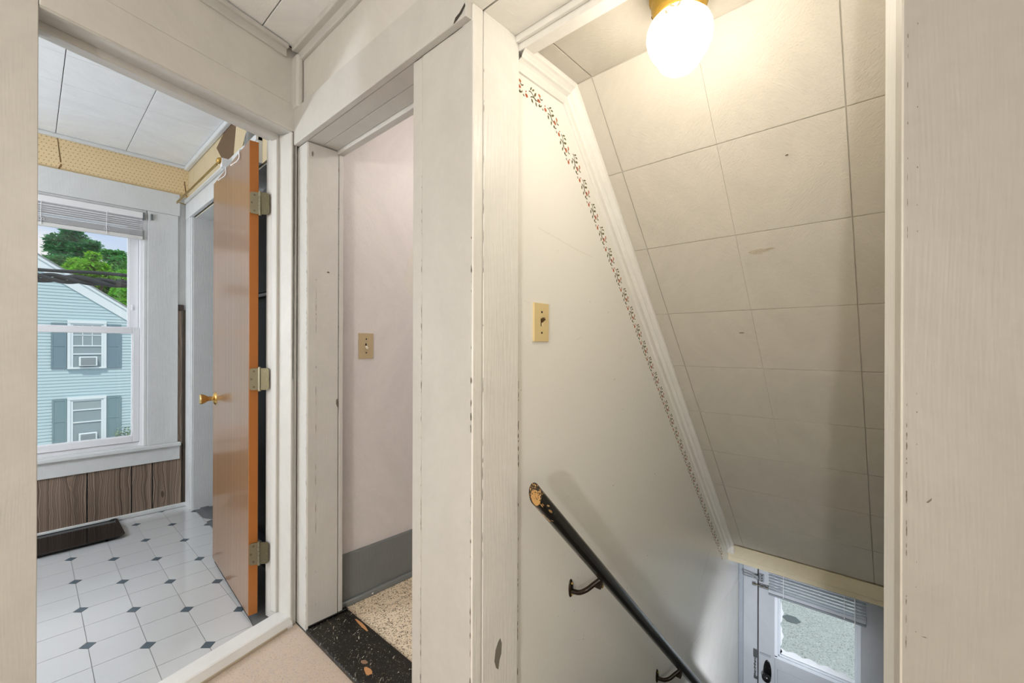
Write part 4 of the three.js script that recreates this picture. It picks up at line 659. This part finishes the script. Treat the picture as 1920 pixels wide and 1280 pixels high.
// ---------------------------------------------------------------- wear on the woodwork: chips, scuffs and nail holes
{
  const dark = plain(0x6a5f51, 0.9), greyM = plain(0x7c776c, 0.8);
  // flecks along a vertical edge, lying on a face: axes a (across), out (normal)
  const edge = (parentName, label, list) => {
    const geos = [];
    for (const { x, z, ax, az, nx, nz, y0, y1, n, w = 0.0022, h = 0.012 } of list) for (let i = 0; i < n; i++) {
      const y = rr(y0, y1), hh = h * rr(0.2, 1.4), ww = w * rr(0.4, 1.2), o = rr(-0.3, 0.3) * w, pts = [];
      for (let k = 0; k < 6; k++) { const q = k / 6 * 6.283; pts.push([Math.cos(q) * ww * rr(0.6, 1.1) + o, Math.sin(q) * hh * rr(0.6, 1.1)]); }
      const g = new THREE.BufferGeometry(), v = []; for (let k = 1; k < 5; k++) for (const q of [pts[0], pts[k], pts[k + 1]]) v.push(x + ax * q[0] + nx * 0.0006, y + q[1], z + az * q[0] + nz * 0.0006);
      g.setAttribute('position', new THREE.Float32BufferAttribute(v, 3)); g.computeVertexNormals(); geos.push(metres(g));
    }
    const m = mesh(parentName, mergeGeometries(geos), dark, null); tag(m, label, 'paint chips', { kind: 'stuff' });
  };
  edge('paint_chips', 'dark flaked paint along the edges of the post and the closet jamb', [
    { x: -0.9918, z: -0.7268, ax: 1, az: 0, nx: 0, nz: 1, y0: 0.1, y1: 1.6, n: 60, w: 0.0012, h: 0.009 },
    { x: -0.7895, z: -0.7268, ax: 1, az: 0, nx: 0, nz: 1, y0: 0.0, y1: 1.4, n: 46, w: 0.0016, h: 0.01 },
    { x: -0.7858, z: -0.7635, ax: 0, az: 1, nx: 1, nz: 0, y0: 0.1, y1: 1.9, n: 24, w: 0.001, h: 0.014 },
    { x: -0.7858, z: -0.899, ax: 0, az: 1, nx: 1, nz: 0, y0: 0.0, y1: 1.1, n: 30, w: 0.0018, h: 0.01 },
    { x: -1.7398, z: -0.7275, ax: 1, az: 0, nx: 0, nz: 1, y0: 0.0, y1: 1.75, n: 60, w: 0.0014, h: 0.009 },
    { x: -1.7366, z: -0.7635, ax: 0, az: 1, nx: 1, nz: 0, y0: 0.0, y1: 1.4, n: 22, w: 0.001, h: 0.02 },
    { x: -1.7366, z: -0.8555, ax: 0, az: 1, nx: 1, nz: 0, y0: 0.9, y1: 1.92, n: 20, w: 0.0014, h: 0.008 }]);
  const W = 16 * Math.PI / 180, at = (x) => [-0.002 + x * Math.cos(W), -0.738 - x * Math.sin(W)];
  const R = (x, y0, y1, n, w, h) => ({ x: at(x)[0], z: at(x)[1], ax: Math.cos(W), az: -Math.sin(W), nx: Math.sin(W), nz: Math.cos(W), y0, y1, n, w, h });
  edge('paint_chips', 'dark flaked paint down the left edge of the beige wall board', [R(0.0055, 0.74, 1.05, 26, 0.0006, 0.005), R(0.0055, 1.25, 1.54, 12, 0.0005, 0.004), R(0.015, 0.72, 1.54, 14, 0.0006, 0.0012)]);
  const patch = (name, label, pts, place, m) => { const g = new THREE.BufferGeometry(), v = []; for (let k = 1; k < pts.length - 1; k++) for (const q of [pts[0], pts[k], pts[k + 1]]) v.push(...place(q)); g.setAttribute('position', new THREE.Float32BufferAttribute(v, 3)); g.computeVertexNormals(); tag(mesh(name, metres(g), m, null), label, 'paint chip'); };
  patch('paint_chip', 'large bare grey chip low on the jamb at the top of the stairs', [[-0.836, 0.338], [-0.83, 0.355], [-0.822, 0.349], [-0.812, 0.332], [-0.808, 0.305], [-0.814, 0.285], [-0.823, 0.276], [-0.826, 0.295], [-0.834, 0.312]], ([z, y]) => [-0.7857, y, z], greyM);
  patch('paint_chip', 'small dark chip at the top of the closet jamb', [[-0.752, 1.885], [-0.748, 1.892], [-0.744, 1.884], [-0.744, 1.874], [-0.748, 1.868], [-0.751, 1.874]], ([z, y]) => [-1.7364, y, z], greyM);
  patch('strike_hole', 'dark old latch hole half way down the closet jamb', [[-0.853, 0.905], [-0.847, 0.90], [-0.846, 0.885], [-0.85, 0.872], [-0.854, 0.866], [-0.856, 0.885]], ([z, y]) => [-1.7364, y, z], dark);
  patch('gouge', 'dark gouge in the middle of the closet jamb face', [[-0.818, 1.421], [-0.812, 1.424], [-0.806, 1.421], [-0.808, 1.417], [-0.816, 1.417]], ([z, y]) => [-1.7364, y, z], dark);
  const onR = ([x, y]) => [at(x)[0] + 0.0006 * Math.sin(W), y, at(x)[1] + 0.0006 * Math.cos(W)];
  patch('paint_chip', 'dark diamond shaped chip on the beige wall board', [[0.024, 0.9285], [0.0265, 0.9315], [0.0295, 0.935], [0.0292, 0.932], [0.0262, 0.9285]], onR, dark);
  patch('paint_chip', 'thin dark scratch low on the beige wall board', [[0.0195, 0.7615], [0.024, 0.7607], [0.0255, 0.7612], [0.0235, 0.762]], onR, dark);
  // crumbling gap where the post meets the header
  patch('crumbled_gap', 'crumbled dark gap where the post meets the header board', [[-0.838, 1.9255], [-0.83, 1.938], [-0.81, 1.944], [-0.795, 1.957], [-0.793, 1.948], [-0.806, 1.936], [-0.824, 1.928], [-0.833, 1.9255]], ([x, y]) => [x, y, -0.7075], plain(0x3d382f, 0.95));
  patch('crumbled_gap', 'dark gap under the ceiling panel in the hall corner', [[-0.70, 2.291], [-0.62, 2.3035], [-0.66, 2.300], [-0.70, 2.2995]], ([z, y]) => [-1.799 + (-0.70 - z) * -0.287, y, z + 0.0], plain(0x3d382f, 0.95));
}
// ---------------------------------------------------------------- unseen lamps added to light the rooms
{
  const k = thing('added_pendant_lamp', 'added unseen white globe lamp brightening the kitchen from its tiled ceiling', 'lamp', [-2.7, KCEIL, 1.55]);  // added fill: daylight from the window alone leaves the kitchen dim
  mesh('canopy', lathe([[0, 0], [0.06, 0], [0.06, -0.015], [0.02, -0.03], [0, -0.03]]), M.white, k); const c = cyl(0.006, 0.006, 0.9); c.translate(0, -0.47, 0); mesh('stem', c, M.white, k);
  const g = new THREE.SphereGeometry(0.12, 32, 20); g.translate(0, -1.02, 0); mesh('globe', g, plain(0xf4f6fa, 0.4, 0, { emissive: 0xf0f5ff, emissiveIntensity: 1.5 }), k);
  const p = new THREE.PointLight(0xecf2fc, LIGHT.kitchen); p.name = 'kitchen_fill_light'; p.position.set(0, -1.02, 0); p.castShadow = true; p.shadow.radius = 6; k.add(p);
  const f = thing('added_floor_lamp', 'added unseen white globe floor lamp lighting the hall from behind the camera', 'lamp', [0.4, 0, 2.1]);  // unseen lamp added behind the camera to light the hall
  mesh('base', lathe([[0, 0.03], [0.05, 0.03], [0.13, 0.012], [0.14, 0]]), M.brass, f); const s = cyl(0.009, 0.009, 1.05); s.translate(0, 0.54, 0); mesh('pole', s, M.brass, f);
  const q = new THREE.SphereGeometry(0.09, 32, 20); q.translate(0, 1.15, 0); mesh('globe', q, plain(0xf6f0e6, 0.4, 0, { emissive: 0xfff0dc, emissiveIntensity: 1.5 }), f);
  const h = new THREE.PointLight(0xf8f6f6, LIGHT.hall); h.name = 'added_hall_light'; h.position.set(0, 1.15, 0); h.castShadow = true; h.shadow.radius = 3; f.add(h);
}
{
  const small = (name, label, at, r, intensity, hex, lname) => { // little unseen globe lamp, added to brighten the closet
    const l = thing(name, label, 'lamp', at); mesh('wall_plate', lathe([[0, 0.0], [0.05, 0.0], [0.05, 0.012], [0.012, 0.03], [0.012, 0.045], [0, 0.045]]), M.brass, l);
    const g = new THREE.SphereGeometry(r, 28, 18); g.translate(0, 0.04 + r, 0); mesh('globe', g, plain(0xf4f4f4, 0.4, 0, { emissive: hex, emissiveIntensity: 1.4 }), l);
    const p = new THREE.PointLight(hex, intensity); p.name = lname; p.position.set(0, 0.04 + r, 0); p.castShadow = true; p.shadow.radius = r * 50; l.add(p); return l;
  };
  small('ceiling_lamp', 'small white globe lamp added to brighten the closet room, hidden behind the post', [-1.12, 2.3, -1.6], 0.07, LIGHT.closet, 0xfaf4f0, 'closet_fill_light').rotation.x = Math.PI;
  const sp = thing('added_spot_lamp', 'added unseen spot lamp on a stair tread, brightening the entry door', 'lamp', [-0.25, -0.8, -1.68]);  // added below the view to lift the entry door without lighting the slope
  mesh('base', lathe([[0, 0.02], [0.03, 0.02], [0.06, 0.008], [0.06, 0]]), M.black, sp); const st = cyl(0.006, 0.006, 0.1); st.translate(0, 0.06, 0); mesh('stem', st, M.black, sp);
  const aim = v3(-0.40, -0.05, -1.1).normalize(), turnTo = new THREE.Quaternion().setFromUnitVectors(v3(0, 1, 0), aim), place = (g) => g.applyQuaternion(turnTo).translate(0, 0.15, 0);
  mesh('reflector', place(lathe([[0, -0.05], [0.02, -0.048], [0.035, -0.02], [0.045, 0.02], [0.042, 0.02], [0.033, -0.016], [0, -0.03]])), M.steel, sp);
  const bulb = new THREE.SphereGeometry(0.026, 20, 14); mesh('bulb', place(bulb), plain(0xf4f6fa, 0.4, 0, { emissive: 0xe2edff, emissiveIntensity: 1.4 }), sp);
  const sl = new THREE.SpotLight(0xeef3ff, LIGHT.entry, 0, 0.56, 1); sl.name = 'entry_fill_light'; sl.position.set(0, 0.15, 0).addScaledVector(aim, 0.03); sl.target.position.set(0, 0.15, 0).addScaledVector(aim, 1); sl.castShadow = true; sl.shadow.radius = 3; sp.add(sl, sl.target);
}
// ---------------------------------------------------------------- outdoors: house, wires, trees, ground
const GY = -2.45;
{
  const tar = canvas(1024, 1024, (g, w, h) => { g.fillStyle = '#bfc3c0'; g.fillRect(0, 0, w, h); for (let i = 0; i < 60000; i++) { const q = rr(90, 250) | 0; g.fillStyle = `rgba(${q},${q},${q - 3},.5)`; g.fillRect(rnd() * w, rnd() * h, rr(1, 5), rr(1, 5)); } }); tar.repeat.set(0.33, 0.33);
  const g = struct('ground', 'pale worn asphalt outside the entry door', 'pavement');
  box(g, 'asphalt', plain(0xffffff, 0.9, 0, { map: tar, bumpMap: rep(bumpPeel, 3), bumpScale: 0.006 }), -60, 40, GY - 0.2, GY, -70, 60);
  mesh('dark_patch', prism([[-1.19, 6.7], [-1.12, 6.62], [-1.02, 6.64], [-0.98, 6.72], [-1.05, 6.8], [-1.15, 6.79]], 'y', GY, GY + 0.004), plain(0x6a7072, 0.9), g);
}
{
  // neighbour's house: local x along the gable wall, y up, z towards us
  const th = Math.PI / 2; // local x -> (0, 0, -1)
  const h = thing('house', 'pale blue clapboard house with a gable across the street', 'house', [-21.608, 0, -1.402], th);
  const face = new THREE.Matrix4();
  const B = plain(0xa9c6d0, 0.75), T = plain(0xcfe0e8, 0.6), S = [plain(0x668493, 0.8), plain(0x6f8e98, 0.8)], gl = plain(0x879ca5, 0.15), inn = plain(0x8fa3aa, 0.4);
  const EU = 1.9, PK = -2.9, gab = (u) => 1.46 + 0.72 * (u > PK ? EU - u : u - (2 * PK - EU)); // underside of the rake
  const e = 0.108;
  for (let k = 0; GY + k * e < 5.0; k++) {
    const y0 = GY + k * e, y1 = y0 + e * 1.12; let a = 2 * PK - EU, b = EU; if (y0 > 1.46) { b = EU - (y0 - 1.46) / 0.72; a = 2 * PK - b; } if (b - a < 0.3) break;
    const g = prism([[0.0, y1], [0.0, y0], [0.028, y0], [0.006, y1]].map(([z, y]) => [-z, y]), 'x', a, b); mesh('siding_board', g, B, h);
  }
  box(h, 'sheathing', B, 2 * PK - EU, EU, GY, 1.47, -5, -0.002); mesh('gable_sheathing', prism([[2 * PK - EU, 1.47], [EU, 1.47], [PK, gab(PK)]], 'z', -5, -0.002), B, h);
  box(h, 'corner_board', T, EU - 0.1, EU + 0.03, GY, 1.6, -0.05, 0.045, 0.004);
  for (const s of [1, -1]) { // rake boards and roof planes
    const q = (u, y) => [PK + s * (u - PK), y], up = 0.42;
    mesh('rake_board', prism([q(EU + 0.3, gab(EU + 0.3) - 0.02), q(EU + 0.3, gab(EU + 0.3) + up), q(PK, gab(PK) + up), q(PK, gab(PK) - 0.02)], 'z', 0.01, 0.06), T, h);
    mesh('rake_moulding', prism([q(EU + 0.34, gab(EU + 0.34) + up - 0.08), q(EU + 0.34, gab(EU + 0.34) + up + 0.03), q(PK, gab(PK) + up + 0.03), q(PK, gab(PK) + up - 0.08)], 'z', 0.01, 0.1), T, h);
    mesh('roof_slope', prism([q(EU + 0.36, gab(EU + 0.36) + up + 0.03), q(EU + 0.36, gab(EU + 0.36) + up + 0.08), q(PK, gab(PK) + up + 0.08), q(PK, gab(PK) + up + 0.03)], 'z', -5.2, 0.12), plain(0x7c858a, 0.9), h);
  }
  const win = (y0, y1, mid, grid, shade, storm) => {
    const w = new THREE.Group(); w.name = 'window'; h.add(w); const z = 0.068;
    box(w, 'trim', T, -0.52, -0.44, y0 - 0.06, y1, z - 0.03, z + 0.05, 0.006); box(w, 'trim', T, 0.40, 0.48, y0 - 0.06, y1, z - 0.03, z + 0.05, 0.006); box(w, 'head_trim', T, -0.52, 0.48, y1, y1 + 0.1, z - 0.03, z + 0.06, 0.006); box(w, 'sill', T, -0.5, 0.46, y0 - 0.06, y0, z - 0.03, z + 0.06, 0.006);
    box(w, 'sash_stile', T, -0.44, -0.375, y0, y1, z - 0.03, z + 0.02, 0.004); box(w, 'sash_stile', T, 0.34, 0.40, y0, y1, z - 0.03, z + 0.02, 0.004); box(w, 'sash_rail', T, -0.375, 0.34, y1 - 0.06, y1, z - 0.03, z + 0.02, 0.004); box(w, 'sash_rail', T, -0.375, 0.34, mid - 0.02, mid + 0.02, z - 0.03, z + 0.025, 0.004);
    box(w, 'pane', gl, -0.38, 0.345, y0, mid, z - 0.03, z - 0.005); box(w, 'pane', shade ? inn : gl, -0.38, 0.345, mid, y1, z - 0.03, z - 0.004);
    if (grid) for (const u of [-0.14, 0.105]) box(w, 'muntin', T, u - 0.012, u + 0.012, mid, y1, z - 0.02, z + 0.012, 0.003);
    if (grid) box(w, 'muntin', T, -0.375, 0.34, 1.47, 1.5, z - 0.02, z + 0.012, 0.003);
    box(w, 'storm_rail', T, -0.375, 0.34, storm - 0.02, storm + 0.02, z - 0.01, z + 0.03, 0.004);
    return w;
  };
  win(0.36, 1.9, 1.11, true, false, 0.82); win(-2.32, -0.78, -1.15, false, true, -1.58);
  const shut = (u0, u1, y0, y1, m) => { const s = new THREE.Group(); s.name = 'shutter'; h.add(s); box(s, 'stile', m, u0, u0 + 0.05, y0, y1, 0.02, 0.075, 0.004); box(s, 'stile', m, u1 - 0.05, u1, y0, y1, 0.02, 0.075, 0.004); box(s, 'panel', m, u0 + 0.05, u1 - 0.05, y0, y1, 0.02, 0.062); for (const y of [y0, (y0 + y1) / 2 - 0.03, y1 - 0.07]) box(s, 'rail', m, u0 + 0.05, u1 - 0.05, y, y + 0.07, 0.02, 0.073, 0.004); };
  shut(-0.91, -0.53, 0.34, 1.9, S[0]); shut(0.49, 0.88, 0.32, 1.9, S[0]); shut(-0.88, -0.525, -2.26, -0.73, S[1]); shut(0.49, 0.88, -2.26, -0.73, S[1]);
  for (const [y, l] of [[0.40, 'white window air conditioner in the upper window of the blue house'], [-2.29, 'white window air conditioner in the lower window of the blue house']]) {
    const p = v3(-0.005, y, 0.0).applyAxisAngle(v3(0, 1, 0), th).add(v3(-21.608, 0, -1.402)), a = thing('air_conditioner', l, 'air conditioner', p.toArray(), th);
    box(a, 'case', T, -0.235, 0.235, 0, 0.33, 0.1, 0.25, 0.02); box(a, 'grille', plain(0x7a8c94, 0.5), -0.19, 0.19, 0.03, 0.295, 0.25, 0.256, 0.003); for (let i = 0; i < 6; i++) box(a, 'louvre', plain(0x93a5ac, 0.5), -0.185, 0.185, 0.05 + i * 0.04, 0.062 + i * 0.04, 0.255, 0.262, 0.002);
  }
  tag(mesh('shrub', (() => { const gs = []; for (let i = 0; i < 260; i++) { const g = new THREE.CircleGeometry(0.035, 5); g.rotateX(rr(-1.5, 1.5)); g.rotateY(rr(-3, 3)); g.translate(1.0 + rr(-0.3, 0.3) + rr(-0.1, 0.1), rr(GY, GY + 0.62 - Math.abs(rr(-0.3, 0.3))), 0.35 + rr(-0.2, 0.2)); gs.push(g); } const g = mergeGeometries(gs); g.rotateY(th); g.translate(-21.608, 0, -1.402); return g; })(), plain(0x7f9a84, 0.8, 0, { side: THREE.DoubleSide })), 'small shrub at the foot of the blue house wall', 'shrub');
}
{ // overhead cables
  const cable = (name, label, a, b, r, sag, strands) => {
    const o = thing(name, label, 'cable', [0, 0, 0]), A = v3(...a), Bv = v3(...b), dir = Bv.clone().sub(A), A2 = A.clone().addScaledVector(dir, -2), B2 = Bv.clone().addScaledVector(dir, 4);
    const run = (off, ph, rad, n) => { const pts = []; for (let i = 0; i <= 60; i++) { const t = i / 60, p = A2.clone().lerp(B2, t); p.y += off * Math.cos(t * 55 + ph) + 0.012 * Math.sin(t * 37 + ph) - 4 * sag * t * (1 - t); p.x += off * Math.sin(t * 55 + ph); pts.push(p.toArray()); } mesh(n, tube(pts, rad, 160, 7), plain(0x1f2a32, 0.8), o); };
    for (let k = 0; k < strands; k++) run(strands > 1 ? 0.055 : 0, k * 2.1, r * (k ? 0.8 : 1), 'strand');
  };
  cable('overhead_cable', 'single dark overhead wire, the higher one outside the kitchen window', [-13.306, 2.715, -0.13], [-11.887, 2.585, -1.408], 0.036, 0.02, 1);
  cable('overhead_cable', 'thick twisted bundle of overhead wires below the single one', [-13.306, 2.555, -0.13], [-11.887, 2.41, -1.408], 0.05, 0.02, 3);
}
{ // trees beyond the house
  const lg = new THREE.BufferGeometry(); lg.setAttribute('position', new THREE.Float32BufferAttribute([0, 0, 0, 0.5, 0.12, 0.32, 1, 0, 0, 0, 0, 0, 1, 0, 0, 0.5, 0.12, -0.32], 3)); lg.setAttribute('uv', new THREE.Float32BufferAttribute([0, 0, 0.5, 1, 1, 0, 0, 0, 1, 0, 0.5, 1], 2)); lg.computeVertexNormals();
  const tree = (label, x, z, blobs, hex, n, leaf, trunkH) => {
    const t = thing('tree', label, 'tree', [x, GY, z]);
    const tr = []; tr.push(tube([[0, 0, 0], [0.1, trunkH * 0.5, 0.1], [0, trunkH, 0]], 0.3, 16, 8)); for (const [bx, by, bz, br] of blobs) tr.push(tube([[0, trunkH * 0.6, 0], [bx * 0.5, (by + trunkH * 0.6) / 2 + 0.4, bz * 0.5], [bx, by + br * 0.4, bz]], 0.09, 12, 6));
    merged(t, 'trunk', plain(0x4c443a, 0.9), tr);
    const im = new THREE.InstancedMesh(lg, plain(0xffffff, 1, 0, { side: THREE.DoubleSide, specularIntensity: 0.15, transmission: 0.3 }), n), m = new THREE.Matrix4(), q = new THREE.Quaternion(), c = new THREE.Color(), base = new THREE.Color(hex), tot = blobs.reduce((s, b) => s + b[3] ** 2, 0);
    let i = 0; for (const [bx, by, bz, br] of blobs) { const k = Math.round(n * br * br / tot); for (let j = 0; j < k && i < n; j++, i++) {
      const d = v3(rr(-1, 1), rr(-1, 1), rr(-1, 1)).normalize(), tuft = 0.16 * fbm(d.x * 3 + bx, d.y * 3 + by, d.z * 3, 3), rad = br * (0.72 + 0.28 * Math.pow(rnd(), 0.5) + tuft * 2);
      q.setFromEuler(new THREE.Euler(rr(-0.9, 0.5), rr(-3.14, 3.14), rr(-0.5, 0.5))); const s = leaf * rr(0.6, 1.4);
      m.compose(v3(bx + d.x * rad, by + d.y * rad * 0.72, bz + d.z * rad), q, v3(s, s, s)); im.setMatrixAt(i, m); c.copy(base).offsetHSL(rr(-0.02, 0.02), rr(-0.05, 0.05), rr(-0.04, 0.05)); im.setColorAt(i, c);
    } } im.count = i; im.name = 'foliage'; im.castShadow = im.receiveShadow = true; im.userData.kind = 'stuff'; t.add(im);
  };
  tree('tall bluish green tree with an open crown on the left skyline', -46.8, -2.3, [[-1.30, 11.53, 0.81, 0.69], [0.32, 11.93, 0.16, 0.57], [-0.04, 11.44, -0.33, 0.61], [1.34, 11.03, -0.76, 0.53], [-1.00, 10.80, 0.54, 0.73], [0.86, 10.63, -0.32, 0.73], [-1.60, 10.96, 1.08, 0.49], [1.46, 10.31, -0.87, 0.49], [-0.70, 10.07, 0.27, 0.65], [1.16, 9.98, -0.59, 0.57]], 0x4f9a62, 5200, 0.34, 8.5);
  tree('rounded green tree low behind the gable of the blue house', -44.9, -1.3, [[-0.67, 9.37, 0.24, 0.91], [0.94, 9.18, -0.39, 0.99], [-1.24, 9.19, 0.75, 0.76], [0.37, 8.42, 0.12, 1.07], [0.60, 8.91, -0.90, 0.76], [1.50, 8.04, -0.90, 0.84], [-1.60, 9.57, 1.08, 0.53]], 0x4f9a62, 6500, 0.30, 6.5);
  tree('bright yellow green tree in the middle behind the wires', -37.7, -2.4, [[-0.71, 8.62, 0.28, 0.60], [0.74, 9.05, -0.21, 0.36], [-1.08, 8.36, 0.61, 0.46], [0.56, 8.29, -0.06, 0.66], [0.16, 8.45, -0.50, 0.53], [0.19, 7.89, 0.28, 0.66], [0.03, 7.69, -0.39, 0.66], [-0.42, 7.96, 0.83, 0.36], [0.52, 7.95, -0.83, 0.46]], 0x93d04c, 7000, 0.19, 6.2);
  tree('green tree at the right of the window beyond the wires', -42.8, -4.5, [[-0.83, 10.14, 0.38, 0.51], [-0.28, 10.33, 0.70, 0.31], [-0.36, 10.33, -0.04, 0.31], [0.45, 9.55, 0.04, 0.67], [0.08, 9.66, -0.43, 0.55], [0.83, 8.95, -0.30, 0.71], [-0.83, 9.35, 0.38, 0.51], [1.33, 9.15, -0.74, 0.79]], 0x62b060, 5200, 0.28, 7.5);
  tree('broad green tree low in the gap behind the roof slope', -39.0, -3.9, [[-0.76, 7.56, 0.33, 0.85], [0.67, 7.56, -0.15, 0.78], [-1.16, 7.21, 0.68, 0.78], [0.40, 6.85, 0.09, 0.93], [0.16, 7.28, -0.51, 0.71], [1.06, 6.31, -0.50, 0.89], [-1.42, 7.74, 0.92, 0.57], [1.46, 6.85, -0.86, 0.89]], 0x62b060, 8000, 0.22, 4.8);
  tree('fresh green tree close behind the roof edge at the right', -33.2, -3.7, [[-0.47, 7.72, 0.06, 0.31], [0.66, 7.47, -0.14, 0.31], [-0.59, 6.70, 0.17, 0.40], [0.59, 6.55, -0.08, 0.55], [-0.81, 6.46, 0.37, 0.28], [0.70, 5.94, -0.18, 0.61], [-0.50, 6.09, 0.09, 0.43], [0.82, 7.01, -0.29, 0.28]], 0x88d458, 7000, 0.15, 4.4);
}
renderer.render(scene, camera);
